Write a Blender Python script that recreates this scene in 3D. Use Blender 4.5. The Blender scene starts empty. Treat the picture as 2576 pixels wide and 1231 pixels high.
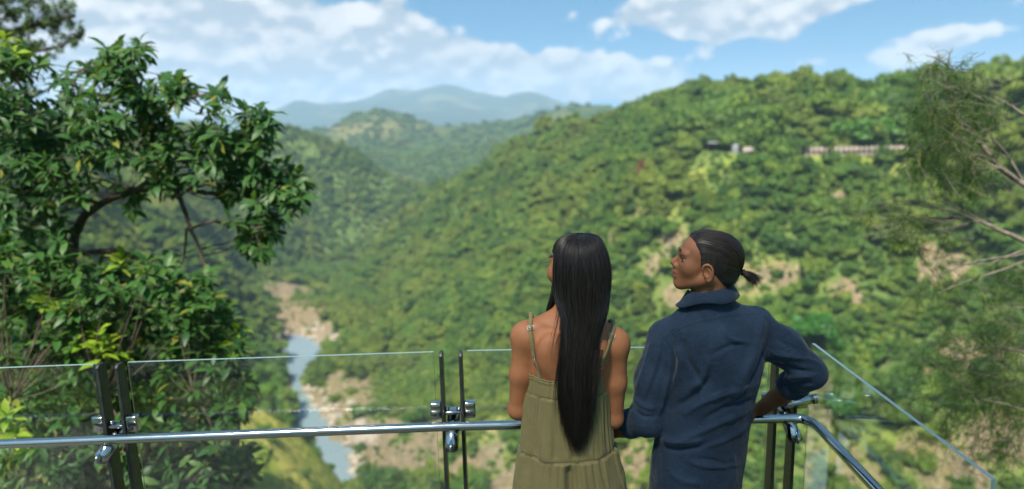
import bpy, math, random
import numpy as np
from mathutils import Vector, Matrix, noise as mnoise

scene = bpy.context.scene
rng = np.random.default_rng(7)
random.seed(7)
R = math.radians

# ------------------------------------------------------------------ camera
FOCAL, CX, CY = 1733.0, 1287.5, 615.5          # lens in photo units (frame 2575 x 1231)
PITCH, ROLL = R(11.1), R(1.41)
CAM = np.array([0.0, 0.0, 2.1])
FW = np.array([0, math.cos(PITCH), -math.sin(PITCH)])
U0 = np.array([0, math.sin(PITCH), math.cos(PITCH)])
R0 = np.array([1.0, 0, 0])
UP = U0 * math.cos(ROLL) + R0 * math.sin(ROLL)
RT = R0 * math.cos(ROLL) - U0 * math.sin(ROLL)
cd = bpy.data.cameras.new('camera')
cam = bpy.data.objects.new('camera', cd)
scene.collection.objects.link(cam)
M = Matrix(((RT[0], UP[0], -FW[0], CAM[0]), (RT[1], UP[1], -FW[1], CAM[1]),
            (RT[2], UP[2], -FW[2], CAM[2]), (0, 0, 0, 1)))
cam.matrix_world = M
cd.sensor_width = 36
cd.lens = 36 * FOCAL / 2575.0
cd.clip_start = 0.05
cd.clip_end = 40000
cd.dof.use_dof = True
cd.dof.focus_distance = 2.34
cd.dof.aperture_fstop = 1.4
cd.dof.aperture_blades = 0
scene.camera = cam

# ------------------------------------------------------------------ render look
scene.view_settings.view_transform = 'Standard'
scene.view_settings.look = 'None'
scene.view_settings.exposure = 1.58
scene.view_settings.gamma = 1.0
scene.view_settings.use_curve_mapping = False
scene.cycles.use_denoising = True
scene.cycles.max_bounces = 10
scene.cycles.transparent_max_bounces = 16
scene.cycles.volume_bounces = 1
scene.cycles.caustics_reflective = False
scene.cycles.caustics_refractive = False

# ------------------------------------------------------------------ sun and sky
SUN_AZ, SUN_EL = R(-158), R(55)                 # azimuth from +Y towards +X: high, from the left and a little behind
sd = bpy.data.lights.new('sun', 'SUN')
sd.energy = 4.3
sd.angle = R(9.0)
sd.color = (1.0, 0.94, 0.83)
sun = bpy.data.objects.new('sun', sd)
scene.collection.objects.link(sun)
svec = Vector((math.sin(SUN_AZ) * math.cos(SUN_EL), math.cos(SUN_AZ) * math.cos(SUN_EL), math.sin(SUN_EL)))
sun.rotation_euler = svec.to_track_quat('Z', 'Y').to_euler()

world = bpy.data.worlds.new('World')
scene.world = world
world.use_nodes = True


class NT:
    """small helper that writes node graphs"""
    def __init__(self, tree):
        self.t = tree
        tree.nodes.clear()

    def n(self, typ, ins=None, **kw):
        nd = self.t.nodes.new(typ)
        for k, v in kw.items():
            setattr(nd, k, v)
        if ins:
            for k, v in ins.items():
                s = nd.inputs[k]
                if hasattr(v, 'is_output') or isinstance(v, bpy.types.NodeSocket):
                    self.t.links.new(v, s)
                else:
                    s.default_value = v
        return nd

    def m(self, op, a, b=0.0, c=None, clamp=False):
        nd = self.t.nodes.new('ShaderNodeMath')
        nd.operation = op
        nd.use_clamp = clamp
        for i, v in enumerate((a, b) if c is None else (a, b, c)):
            if isinstance(v, bpy.types.NodeSocket):
                self.t.links.new(v, nd.inputs[i])
            else:
                nd.inputs[i].default_value = v
        return nd.outputs[0]

    def mix(self, f, a, b, blend='MIX'):
        nd = self.t.nodes.new('ShaderNodeMix')
        nd.data_type = 'RGBA'
        nd.blend_type = blend
        for s, v in ((nd.inputs[0], f), (nd.inputs[6], a), (nd.inputs[7], b)):
            if isinstance(v, bpy.types.NodeSocket):
                self.t.links.new(v, s)
            else:
                s.default_value = v if not isinstance(v, tuple) or len(v) == 4 else v + (1,)
        return nd.outputs[2]

    def ramp(self, f, lo, hi):
        nd = self.t.nodes.new('ShaderNodeMapRange')
        nd.interpolation_type = 'SMOOTHSTEP'
        self.t.links.new(f, nd.inputs[0])
        nd.inputs[1].default_value = lo
        nd.inputs[2].default_value = hi
        return nd.outputs[0]

    def noise(self, vec, scale, detail=4.0, rough=0.55, dist=0.0):
        nd = self.n('ShaderNodeTexNoise', {'Scale': scale, 'Detail': detail, 'Roughness': rough, 'Distortion': dist})
        if vec is not None:
            self.t.links.new(vec, nd.inputs['Vector'])
        return nd.outputs[0]


w = NT(world.node_tree)
tc = w.n('ShaderNodeTexCoord')
dirv = tc.outputs['Generated']
sp = w.n('ShaderNodeSeparateXYZ', {0: dirv})
dx, dy, dz = sp.outputs
az = w.m('ARCTAN2', dx, dy)                     # radians, 0 straight ahead
el = w.m('ARCSINE', dz)
# the sky itself; looked up a little above the horizon so that it keeps its blue down to the hills
elev_up = w.m('ADD', w.m('MULTIPLY', dz, 0.72), 0.30)
skyv = w.n('ShaderNodeCombineXYZ', {0: dx, 1: dy, 2: elev_up})
sky = w.n('ShaderNodeTexSky', {0: skyv.outputs[0]}, sky_type='NISHITA', sun_disc=False, sun_elevation=SUN_EL,
          sun_rotation=SUN_AZ, altitude=300.0, air_density=1.0, dust_density=0.6, ozone_density=1.3)
skyc = w.n('ShaderNodeMixRGB', {0: 1.0, 1: sky.outputs[0], 2: (0.66, 1.06, 1.06, 1)}, blend_type='MULTIPLY')


def gauss(a0, e0, sa, se):
    """a soft bank of cloud at azimuth a0, elevation e0 (degrees)"""
    u = w.m('DIVIDE', w.m('SUBTRACT', az, R(a0)), R(sa))
    v = w.m('DIVIDE', w.m('SUBTRACT', el, R(e0)), R(se))
    q = w.m('ADD', w.m('MULTIPLY', u, u), w.m('MULTIPLY', v, v))
    return w.m('EXPONENT', w.m('MULTIPLY', q, -1.0))


banks = [(-30, 5.5, 16, 7.0, .50), (-14, 6.0, 9, 3.2, .40), (-8, 3.4, 8, 1.8, .30), (0, 3.6, 6, 1.6, .30), (6, 2.6, 7, 1.6, .30), (11, 1.6, 7, 1.2, .22), (-12, 1.2, 12, 1.2, .24),
         (9, 6.9, 4, 1.7, .32), (17, 7.7, 8, 1.5, .40), (15.5, 5.5, 5, .9, .32), (21, 6.6, 4, 1.2, .28), (25, 7.4, 2.5, 1.0, .2), (33.5, 7.8, 4, 1.2, .34), (30.5, 4.3, 4, .8, .32), (27, 3.1, 4, .7, .22),
         (1, 8.2, 7, 1.5, -.40), (28.5, 5.4, 4, 1.1, -.18), (11, 4.6, 3, .8, -.16), (-3, 9.5, 10, 1.3, -.2)]
cov = None                                       # broken cumulus everywhere, heavier to the left
for a0, e0, sa, se, amp in banks:
    g = w.m('MULTIPLY', gauss(a0, e0, sa, se), amp)
    cov = g if cov is None else w.m('ADD', cov, g)


def cloud_noise(de):
    u = w.m('MULTIPLY', az, 1.0)
    v = w.m('MULTIPLY', w.m('ADD', el, de), 1.45)
    cv = w.n('ShaderNodeCombineXYZ', {0: u, 1: v, 2: 3.7})
    a = w.noise(cv.outputs[0], 10.0, 6.0, 0.46, 0.1)
    vo = w.n('ShaderNodeTexVoronoi', {'Vector': cv.outputs[0], 'Scale': 21.0, 'Smoothness': .75, 'Detail': 2.0, 'Roughness': .5}, feature='SMOOTH_F1')
    puff = w.m('SUBTRACT', .42, vo.outputs['Distance'])
    return w.m('ADD', a, w.m('MULTIPLY', puff, 0.30))


n0 = cloud_noise(0.0)
n1 = cloud_noise(R(0.8))
body = w.m('ADD', w.m('ADD', n0, cov), 0.07)
mask = w.ramp(body, 0.55, 0.70)
# tops catch the light, bases are grey: compare with the density a little higher up
lit = w.m('SUBTRACT', n0, n1)
shade = w.m('MULTIPLY', w.ramp(lit, -0.09, 0.13), w.m('ADD', 0.62, w.m('MULTIPLY', w.ramp(w.noise(dirv, 9.0, 3.0), .36, .58), 0.38)))
thick = w.ramp(body, 0.74, 1.05)
cl_col = w.mix(shade, (0.50, 0.58, 0.67), (1.0, 1.0, 1.0))
sky_s = w.n('ShaderNodeBackground', {0: skyc.outputs[0], 1: 0.058})
cl_s = w.n('ShaderNodeBackground', {0: cl_col, 1: 0.335})
mx = w.n('ShaderNodeMixShader', {0: w.m('MULTIPLY', mask, 0.94), 1: sky_s.outputs[0], 2: cl_s.outputs[0]})
w.n('ShaderNodeOutputWorld', {0: mx.outputs[0]})

# ------------------------------------------------------------------ helpers
COL = scene.collection


def ray(px, py):
    px = np.asarray(px, float); py = np.asarray(py, float)
    return FW + np.multiply.outer((px - CX) / FOCAL, RT) - np.multiply.outer((py - CY) / FOCAL, UP)


def at(px, py, Y):
    """world point seen at photo position (px, py) when it stands at world depth Y"""
    d = ray(px, py)
    return CAM + d * (np.asarray(Y, float) / d[..., 1])[..., None]


def on_z(px, py, z):
    d = ray(px, py)
    return CAM + d * ((z - CAM[2]) / d[..., 2])[..., None]


def proj(P):
    P = np.asarray(P, float) - CAM
    dep = P @ FW
    dep = np.where(dep < 1e-6, 1e-6, dep)
    return CX + FOCAL * (P @ RT) / dep, CY - FOCAL * (P @ UP) / dep, dep


def mesh_from(name, verts, faces, mat=None, smooth=False, mats=None, midx=None):
    """fast mesh from numpy; faces is an (n,k) int array or a list of such arrays / lists"""
    me = bpy.data.meshes.new(name)
    verts = np.asarray(verts, np.float32).reshape(-1, 3)
    if isinstance(faces, np.ndarray):
        faces = [faces]
    if faces and not isinstance(faces[0], np.ndarray):
        me.from_pydata([tuple(map(float, v)) for v in verts], [], [tuple(map(int, f)) for f in faces])
    else:
        faces = [f for f in faces if len(f)]
        loops = np.concatenate([f.reshape(-1) for f in faces]).astype(np.int32)
        tot = np.concatenate([np.full(len(f), f.shape[1], np.int32) for f in faces])
        start = np.concatenate([[0], np.cumsum(tot)[:-1]]).astype(np.int32)
        me.vertices.add(len(verts)); me.vertices.foreach_set('co', verts.reshape(-1))
        me.loops.add(len(loops)); me.loops.foreach_set('vertex_index', loops)
        me.polygons.add(len(tot)); me.polygons.foreach_set('loop_start', start)
        me.polygons.foreach_set('loop_total', tot)
        me.update(calc_edges=True)
    if mats:
        for m_ in mats:
            me.materials.append(m_)
        if midx is not None:
            me.polygons.foreach_set('material_index', np.asarray(midx, np.int32))
    elif mat is not None:
        me.materials.append(mat)
    if smooth:
        me.polygons.foreach_set('use_smooth', np.ones(len(me.polygons), bool))
    me.update()
    return me


def link(name, me, parent=None):
    o = bpy.data.objects.new(name, me)
    COL.objects.link(o)
    if parent is not None:
        o.parent = parent
    return o


def empty(name, loc=(0, 0, 0)):
    o = bpy.data.objects.new(name, None)
    COL.objects.link(o)
    o.location = tuple(map(float, loc))
    o.empty_display_size = 0.2
    return o


def tag(o, label=None, cat=None, group=None, kind=None):
    if label: o['label'] = label
    if cat: o['category'] = cat
    if group: o['group'] = group
    if kind: o['kind'] = kind
    return o


def put(name, verts, faces, mat, parent=None, origin=None, smooth=False, **kw):
    """mesh object whose vertices are given in world space; parent is an unrotated Empty"""
    verts = np.asarray(verts, float).reshape(-1, 3)
    o0 = np.zeros(3) if parent is None else np.array(parent.location)
    if parent is not None and parent.parent is not None:
        o0 = o0 + np.array(parent.parent.location)
    loc = np.zeros(3) if origin is None else np.asarray(origin, float)
    if origin is None and parent is not None:
        loc = o0
    me = mesh_from(name, verts - loc, faces, mat, smooth, **kw)
    o = link(name, me, parent)
    o.location = tuple(loc - o0)
    return o


def fbm(x, y, z=0.0, octs=4, seed=0):
    """vectorised value noise"""
    x = np.asarray(x, float); y = np.asarray(y, float); z = np.asarray(z, float) + np.zeros_like(x)
    out = np.zeros_like(x); amp = 1.0; tot = 0
    for o in range(octs):
        xi = np.floor(x).astype(np.int64); yi = np.floor(y).astype(np.int64); zi = np.floor(z).astype(np.int64)
        fx, fy, fz = x - xi, y - yi, z - zi
        fx = fx * fx * (3 - 2 * fx); fy = fy * fy * (3 - 2 * fy); fz = fz * fz * (3 - 2 * fz)

        def h(a, b, c):
            n = (a * 374761393 + b * 668265263 + c * 2147483647 * 3 + (seed + o) * 1274126177) & 0xFFFFFFFF
            n = ((n ^ (n >> 13)) * 1274126177) & 0xFFFFFFFF
            return ((n ^ (n >> 16)) & 0xFFFF) / 65535.0 - 0.5
        v = 0
        for i in (0, 1):
            for j in (0, 1):
                for k in (0, 1):
                    v = v + h(xi + i, yi + j, zi + k) * (fx if i else 1 - fx) * (fy if j else 1 - fy) * (fz if k else 1 - fz)
        out += v * amp; tot += amp
        x, y, z = x * 2.03 + 17.1, y * 2.03 - 9.7, z * 2.03 + 5.3
        amp *= 0.5
    return out / tot * 2


def tube(path, radii, sides=8, cap=True, base=0):
    """verts, quads of a tube along a polyline"""
    P = np.asarray(path, float); n = len(P)
    r = np.broadcast_to(np.asarray(radii, float), (n,))
    T = np.gradient(P, axis=0); T /= np.linalg.norm(T, axis=1)[:, None] + 1e-12
    ref = np.array([0, 0, 1.0]) if abs(T[0, 2]) < 0.9 else np.array([1.0, 0, 0])
    N = np.zeros_like(P); nrm = np.cross(T[0], ref); nrm /= np.linalg.norm(nrm)
    for i in range(n):
        nrm = nrm - T[i] * (nrm @ T[i]); nrm /= np.linalg.norm(nrm) + 1e-12
        N[i] = nrm
    B = np.cross(T, N)
    a = np.linspace(0, 2 * np.pi, sides, endpoint=False)
    V = P[:, None] + r[:, None, None] * (np.cos(a)[None, :, None] * N[:, None] + np.sin(a)[None, :, None] * B[:, None])
    i = np.arange(n - 1)[:, None] * sides; j = np.arange(sides)[None]; k = (j + 1) % sides
    F = np.stack([i + j, i + k, i + k + sides, i + j + sides], -1).reshape(-1, 4)
    V = V.reshape(-1, 3)
    faces = [F + base]
    if cap:
        c0 = len(V); V = np.vstack([V, P[0], P[-1]])
        j = np.arange(sides); k = (j + 1) % sides
        faces.append(np.stack([np.full(sides, c0), k, j], -1) + base)
        o = (n - 1) * sides
        faces.append(np.stack([np.full(sides, c0 + 1), o + j, o + k], -1) + base)
    return V, faces


class Acc:
    """collects shapes into one mesh"""
    def __init__(self):
        self.v = []; self.f = {}; self.n = 0

    def add(self, V, faces):
        V = np.asarray(V, float).reshape(-1, 3)
        for f in (faces if isinstance(faces, list) else [faces]):
            f = np.asarray(f)
            self.f.setdefault(f.shape[1], []).append(f + self.n)
        self.v.append(V); self.n += len(V)

    def out(self):
        return np.vstack(self.v), [np.vstack(x) for x in self.f.values()]


BOXF = np.array([[0, 1, 3, 2], [4, 6, 7, 5], [0, 4, 5, 1], [2, 3, 7, 6], [0, 2, 6, 4], [1, 5, 7, 3]])


def box(c, ax, ay, az_):
    """box with centre c and half-axis vectors"""
    c, ax, ay, az_ = (np.asarray(v, float) for v in (c, ax, ay, az_))
    V = [c + sx * ax + sy * ay + sz * az_ for sx in (-1, 1) for sy in (-1, 1) for sz in (-1, 1)]
    return np.array(V), BOXF.copy()


def bevel(o, width, seg=2):
    m = o.modifiers.new('bevel', 'BEVEL'); m.width = width; m.segments = seg; m.limit_method = 'ANGLE'
    return o


def catmull(pts, n):
    """smooth resample of control rows (k,d) to n rows"""
    P = np.asarray(pts, float); k = len(P)
    Q = np.vstack([2 * P[0] - P[1], P, 2 * P[-1] - P[-2]])
    t = np.linspace(0, k - 1 - 1e-9, n); i = t.astype(int); f = (t - i)[:, None]
    a, b, c, d = Q[i], Q[i + 1], Q[i + 2], Q[i + 3]
    return 0.5 * (2 * b + (c - a) * f + (2 * a - 5 * b + 4 * c - d) * f ** 2 + (3 * b - a - 3 * c + d) * f ** 3)


def mat(name):
    m_ = bpy.data.materials.new(name)
    m_.use_nodes = True
    nt = NT(m_.node_tree)
    out = nt.n('ShaderNodeOutputMaterial')
    return m_, nt, out


def principled(name, col, rough=0.5, metal=0.0, noise_scale=None, noise_amt=0.25, bump=0.0, bump_scale=50.0, spec=0.5, coat=0.0):
    m_, nt, out = mat(name)
    b = nt.n('ShaderNodeBsdfPrincipled', {'Roughness': rough, 'Metallic': metal, 'Specular IOR Level': spec, 'Coat Weight': coat})
    c4 = tuple(col) + (1,)
    tcn = nt.n('ShaderNodeTexCoord')
    if noise_scale:
        f = nt.noise(tcn.outputs['Object'], noise_scale, 5)
        dark = tuple(c * (1 - noise_amt) for c in col) + (1,)
        lite = tuple(min(1, c * (1 + noise_amt)) for c in col) + (1,)
        nt.t.links.new(nt.mix(nt.ramp(f, 0.3, 0.7), dark, lite), b.inputs['Base Color'])
    else:
        b.inputs['Base Color'].default_value = c4
    if bump:
        f = nt.noise(tcn.outputs['Object'], bump_scale, 4)
        bp = nt.n('ShaderNodeBump', {'Strength': bump, 'Distance': 0.01, 'Height': f})
        nt.t.links.new(bp.outputs[0], b.inputs['Normal'])
    nt.t.links.new(b.outputs[0], out.inputs[0])
    return m_

# ------------------------------------------------------------------ the gorge: one height field
RIVER_Z = -200.0
TREE_H = 15.0
ctl = []


def cp(px, py, Y, drop=0.0):
    p = at(px, py, Y)
    ctl.append((p[0], p[1], p[2] - drop))


def cz(X, Y, Z):
    ctl.append((X, Y, Z))


# far side ridge, seen crest lowered by the height of the trees on it
for a in [(2760, -30, 345), (2620, 45, 370), (2500, 130, 410), (2350, 225, 450), (2250, 215, 480), (2050, 190, 520), (1880, 192, 560), (1700, 225, 640), (1540, 255, 730),
          (1430, 290, 810), (1330, 345, 860), (1230, 400, 890), (1130, 455, 920), (1040, 505, 930),
          (960, 585, 900), (890, 690, 830), (830, 765, 760)]:
    cp(*a, 5.0)
    p = at(*a)
    cz(p[0] + 40, p[1] + 170, p[2] - TREE_H - 60)
# railway bench
for a in [(1700, 372, 470), (1790, 380, 455), (1900, 387, 440), (2050, 392, 430), (2200, 392, 424), (2330, 386, 420), (2480, 386, 408), (2640, 386, 396)]:
    cp(*a)
    p = at(*a)
    cz(p[0] + 1, p[1] + 9, p[2] + .4)
    cz(p[0] + 6, p[1] + 30, p[2] + 14)
# face of the hill below the railway
for a in [(1600, 470, 470), (1750, 470, 428), (1950, 480, 405), (2200, 480, 398), (2450, 480, 385),
          (1400, 480, 600), (1250, 560, 640), (1100, 640, 690), (980, 720, 700), (900, 800, 660), (850, 860, 580),
          (1500, 620, 440), (1750, 640, 385), (2000, 660, 368), (2250, 660, 358), (2500, 660, 345),
          (1350, 720, 480), (1200, 760, 540), (1050, 820, 570), (950, 880, 545),
          (1500, 850, 375), (1750, 850, 345), (2000, 860, 330), (2250, 860, 318), (2500, 860, 300),
          (1250, 920, 430), (1050, 960, 470), (900, 980, 470),
          (1150, 1090, 360), (1000, 1080, 395), (930, 1120, 375), (1300, 1150, 322), (1500, 1080, 318), (1750, 1080, 305), (2000, 1080, 292), (2250, 1080, 275), (2500, 1080, 258)]:
    cp(*a)
# river bed
bed = [(-95, 250), (-98, 300)]
for px, py in [(846, 1185), (798, 1100), (750, 1020), (750, 960), (757, 892), (744, 848), (712, 792)]:
    p = on_z(px, py, RIVER_Z - 3)
    bed.append((p[0], p[1]))
bed += [(-225, 760), (-210, 880), (-165, 1010), (-150, 1120), (-190, 1300), (-60, 1500), (150, 1700), (40, 200), (150, 170), (300, 150)]
for i, (x, y) in enumerate(bed):
    cz(x, y, RIVER_Z - 4 + max(0, y - 640) * 0.035)
# left bank, near to far
for a in [(655, 900, 520), (672, 845, 560), (690, 960, 505), (560, 860, 470), (640, 780, 640), (560, 700, 720), (660, 690, 800), (760, 690, 900), (700, 560, 980),
          (830, 610, 1050), (930, 560, 1120), (990, 520, 1170), (450, 560, 560), (300, 620, 430), (150, 700, 330), (0, 760, 260)]:
    cp(*a)
for a in [(-200, 420, 330), (0, 400, 430), (200, 380, 540), (400, 350, 700), (560, 322, 950), (690, 318, 1200), (800, 350, 1240), (900, 395, 1240), (1000, 450, 1220), (1070, 488, 1200)]:
    cp(*a, -8.0)
    p = at(*a)
    cz(p[0] - 10, p[1] + 200, p[2] - 90)
# grassy spur on this side
for a in [(500, 950, 170), (605, 972, 176), (710, 1022, 182), (778, 1075, 188), (826, 1135, 192), (850, 1205, 192), (862, 1300, 190)]:
    cp(*a)
    p = at(*a)
    cz(p[0] + 4, p[1] + 60, -180)
for a in [(450, 1000, 150), (560, 1080, 148), (650, 1150, 150), (720, 1231, 150), (600, 1231, 125), (420, 1150, 110)]:
    cp(*a)
cp(890, 1160, 300); cp(885, 1225, 288)
cz(-70, 330, -196)
# our own side, falling away under the platform
for x in (-160, -110, -70, -40, -20, -8, 0, 8, 20, 40, 80, 140, 240):
    cz(x, 6, -4.2 - abs(x) * 0.05); cz(x, -10, -2.5); cz(x, 22, -18 - abs(x) * .1); cz(x * 1.2, 60, -60)
for x in (60, 130, 240):
    cz(x, 110, -125)
cz(0, 120, -118); cz(0, 190, -185); cz(-25, 120, -108)
for x, y, z in [(-300, 30, -10), (-300, 120, -40), (-500, 200, -20), (-700, 500, -10), (-900, 900, -50), (-900, 1500, -140), (-500, 1700, -170), (700, 100, 40), (700, 300, 90),
                (700, 700, 30), (500, 1000, -30), (700, 1500, -90), (300, 1300, -120), (450, 250, 20), (420, 100, -40), (0, 1800, -190), (300, 1000, -40), (480, 480, 75)]:
    cz(x, y, z)
ctl = np.array(ctl)
CP_XY = ctl[:, :2] / 100.0
_D = np.linalg.norm(CP_XY[:, None] - CP_XY[None], axis=-1)
_n = len(ctl)
_A = np.zeros((_n + 3, _n + 3))
_A[:_n, :_n] = _D - np.eye(_n) * 0.02
_A[:_n, _n] = 1; _A[:_n, _n + 1:] = CP_XY; _A[_n:, :_n] = _A[:_n, _n:].T
RBF = np.linalg.solve(_A, np.concatenate([ctl[:, 2], np.zeros(3)]))


def base_h(x, y):
    x = np.asarray(x, float); y = np.asarray(y, float)
    out = np.zeros(x.size)
    q = np.stack([x.ravel(), y.ravel()], -1) / 100.0
    for s in range(0, len(q), 20000):
        b = q[s:s + 20000]
        d = np.sqrt(((b[:, None] - CP_XY[None]) ** 2).sum(-1) + 0.012)
        out[s:s + 20000] = d @ RBF[:_n] + RBF[_n] + b @ RBF[_n + 1:]
    return out.reshape(x.shape)


GX = np.concatenate([np.arange(-900, -330, 9.0), np.arange(-330, 420, 4.0), np.arange(420, 760, 9.0)])
GY = np.concatenate([np.arange(-30, 20, 2.0), np.arange(20, 700, 4.0), np.arange(700, 1320, 6.0), np.arange(1320, 1810, 14.0)])
GXX, GYY = np.meshgrid(GX, GY)
GZ = base_h(GXX, GYY)
_far = np.clip((GYY - 40) / 120, 0, 1)
GZ += _far * (fbm(GXX / 60, GYY / 60, 0, 4, 3) * 9 + fbm(GXX / 17, GYY / 17, 0, 3, 9) * 2.6)
# gullies run down the far face
GZ -= _far * np.clip(GYY - 250, 0, 100) / 100 * np.clip(1 - np.abs(fbm(GXX / 45 + GYY / 160, GYY / 220, 0, 3, 31)) * 5, 0, 1) * 7
# keep the water course open
_bed = catmull(np.array([bed[i] for i in (0, 1, 2, 3, 4, 5, 6, 7)]), 60)
_bw = catmull(np.array([[7.0], [8], [8.5], [8.5], [6], [5.5], [19], [5]]), 60)[:, 0]
_dd = np.full(GZ.shape, 1e9)
for (bx, by), bw in zip(_bed, _bw):
    _dd = np.minimum(_dd, np.hypot(GXX - bx, GYY - by) - bw)
chan = _dd + fbm(GXX / 14, GYY / 14, 0, 3, 77) * 9
GZ = np.where(_dd < 60, np.where(chan < 0, np.minimum(GZ, RIVER_Z - 2.5), np.maximum(GZ, RIVER_Z + 1.0 + np.clip(chan, 0, 40) * 0.35)), GZ)

RAIL = np.array([at(x, y, Y) for x, y, Y in [(1700, 372, 470), (1790, 380, 455), (1900, 387, 440), (2050, 392, 430), (2200, 392, 424), (2330, 386, 420), (2480, 386, 408), (2640, 386, 396)]])
RAILC = catmull(RAIL, 200)
_hp = at(2640, 150, 400)
GZ = GZ + 24 * np.exp(-((GXX - _hp[0]) / 70) ** 2 - ((GYY - _hp[1] - 25) / 45) ** 2)
_ry = np.interp(GXX, RAILC[:, 0], RAILC[:, 1]); _rz = np.interp(GXX, RAILC[:, 0], RAILC[:, 2])
_dy = GYY - _ry
_wr = np.clip((GXX - RAILC[0, 0]) / 15, 0, 1) * np.where(_dy > 0, np.clip((16 - _dy) / 8, 0, 1), np.clip((9 + _dy) / 5, 0, 1))
GZ = GZ * (1 - _wr) + _rz * _wr


def gz(x, y):
    """height of the finished ground"""
    x = np.asarray(x, float); y = np.asarray(y, float)
    i = np.clip(np.searchsorted(GX, x) - 1, 0, len(GX) - 2); j = np.clip(np.searchsorted(GY, y) - 1, 0, len(GY) - 2)
    fx = np.clip((x - GX[i]) / (GX[i + 1] - GX[i]), 0, 1); fy = np.clip((y - GY[j]) / (GY[j + 1] - GY[j]), 0, 1)
    return (GZ[j, i] * (1 - fx) * (1 - fy) + GZ[j, i + 1] * fx * (1 - fy) + GZ[j + 1, i] * (1 - fx) * fy + GZ[j + 1, i + 1] * fx * fy)


def hit(px, py, lo=60, hi=1600):
    """first point of the ground behind a photo position"""
    t = np.linspace(lo, hi, 1500)
    P = at(np.full(t.shape, px), np.full(t.shape, py), t)
    b = P[:, 2] < gz(P[:, 0], P[:, 1])
    k = int(np.argmax(b)) if b.any() else len(t) - 1
    return P[k]


# rock, dry grass and scree where the forest is open: (photo x, y, radius m, rock, grass)
PATCH = []
for px, py, r, rk, gr in [(1640, 500, 17, .5, .7), (1600, 545, 13, .5, .6), (1680, 545, 12, .4, .8), (1550, 590, 10, .6, .3), (1690, 600, 12, .7, .4), (1640, 660, 9, .8, .3),
                          (1890, 700, 15, .6, .6), (1960, 700, 13, .7, .5), (2010, 700, 9, .4, .6), (1690, 740, 10, .8, .4), (2125, 745, 9, 1, .2), (2110, 500, 5, 1, .1), (1830, 412, 7, .1, 1),
                          (1760, 440, 7, .2, .9), (2180, 410, 7, .1, 1), (2260, 402, 10, .4, .7), (2060, 405, 9, .2, .9), (2370, 690, 13, 1, .2), (2340, 640, 7, .9, .2), (2400, 660, 8, .7, .4), (2430, 880, 11, 1, .2),
                          (2390, 870, 8, 1, .1), (2500, 900, 9, .9, .3), (2340, 940, 4, 1, 0), (2420, 960, 6, .9, .3), (2330, 1150, 13, .8, .5), (2230, 1130, 9, .5, .8), (2150, 1180, 13, .6, .7), (2400, 1200, 13, 1, .2),
                          (2520, 1100, 13, 1, .3), (1500, 700, 6, .5, .6), (1430, 560, 7, .2, .8), (1250, 800, 6, .4, .6), (1130, 750, 5, .6, .4), (1100, 700, 5, .6, .4), (730, 760, 24, .9, .2), (700, 740, 20, .9, .1), (760, 800, 24, 1, 0),
                          (810, 835, 18, 1, 0), (720, 830, 18, 1, 0), (680, 760, 22, .8, .2), (740, 730, 20, .8, .3), (830, 860, 12, .9, .2), (690, 860, 12, 1, 0), (700, 930, 12, 1, .1), (720, 980, 10, 1, .1),
                          (800, 1000, 13, .9, .3), (830, 1040, 13, .9, .3), (860, 980, 13, .8, .3), (900, 1020, 13, .8, .3), (850, 950, 11, .8, .3), (930, 960, 10, .7, .3), (900, 1080, 14, 1, .2), (960, 1100, 15, 1, .3), (1010, 1140, 15, 1, .3),
                          (1080, 1100, 15, .8, .6), (1060, 1180, 15, 1, .3), (1150, 1190, 14, .9, .5), (1230, 1150, 13, .7, .8), (1250, 1080, 13, .4, .9), (1180, 1040, 12, .4, .9), (980, 1210, 14, 1, .2),
                          (930, 1150, 11, 1, .2), (1290, 1210, 12, .9, .5), (1600, 1150, 9, .8, .5), (1590, 1200, 9, .8, .5), (1380, 1030, 8, .3, .8), (890, 1190, 9, .8, .5), (1120, 1130, 11, .9, .4)]:
    p = hit(px, py)
    low = py > 930 and px < 1400 or px < 860
    PATCH.append((p[0], p[1], p[2], r * (1.15 if low else 1.2), min(1, rk * 1.2) if low else rk * .95, gr * .6))
for px, py, r in [(620, 1060, 15), (700, 1110, 17), (760, 1160, 15), (720, 1200, 16), (640, 1150, 17), (660, 1210, 15), (800, 1200, 12), (580, 1120, 16), (660, 1040, 10)]:
    p = hit(px, py, 60, 260)
    PATCH.append((p[0], p[1], p[2], r, .06, 1.0))
for px, py, r in [(250, 450, 50), (430, 480, 60), (300, 560, 45), (480, 560, 50)]:
    p = hit(px, py)
    PATCH.append((p[0], p[1], p[2], r * .7, .05, .4))
PATCH = np.array(PATCH)


def openness(x, y, z):
    """rock and grass weights of the open patches at a place"""
    rk = np.zeros(np.shape(x)); gr = np.zeros(np.shape(x))
    wob = fbm(np.asarray(x) / 9, np.asarray(y) / 9, np.asarray(z) / 9, 3, 5) * 0.55
    for a, b, c, r, k1, k2 in PATCH:
        d = np.sqrt((x - a) ** 2 + (y - b) ** 2 + (z - c) ** 2) / r
        f = np.clip(1.35 - d + wob, 0, 1)
        rk = np.maximum(rk, f * k1); gr = np.maximum(gr, f * k2)
    return rk, gr


RK, GR = openness(GXX, GYY, GZ)
_sp = np.clip((GXX + 150) / 15, 0, 1) * np.clip((GYY - 105) / 15, 0, 1) * np.clip((235 - GYY) / 15, 0, 1) * np.clip((-25 - GXX) / 15, 0, 1)
GR = np.maximum(GR, _sp)
bank = np.clip(1 - np.abs(chan) / 9, 0, 1) * (_dd < 40)
RK = np.maximum(RK, bank)
nx, ny = len(GX), len(GY)
V = np.stack([GXX, GYY, GZ], -1).reshape(-1, 3)
j, i = np.mgrid[0:ny - 1, 0:nx - 1]
F = np.stack([j * nx + i, j * nx + i + 1, (j + 1) * nx + i + 1, (j + 1) * nx + i], -1).reshape(-1, 4)

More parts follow.
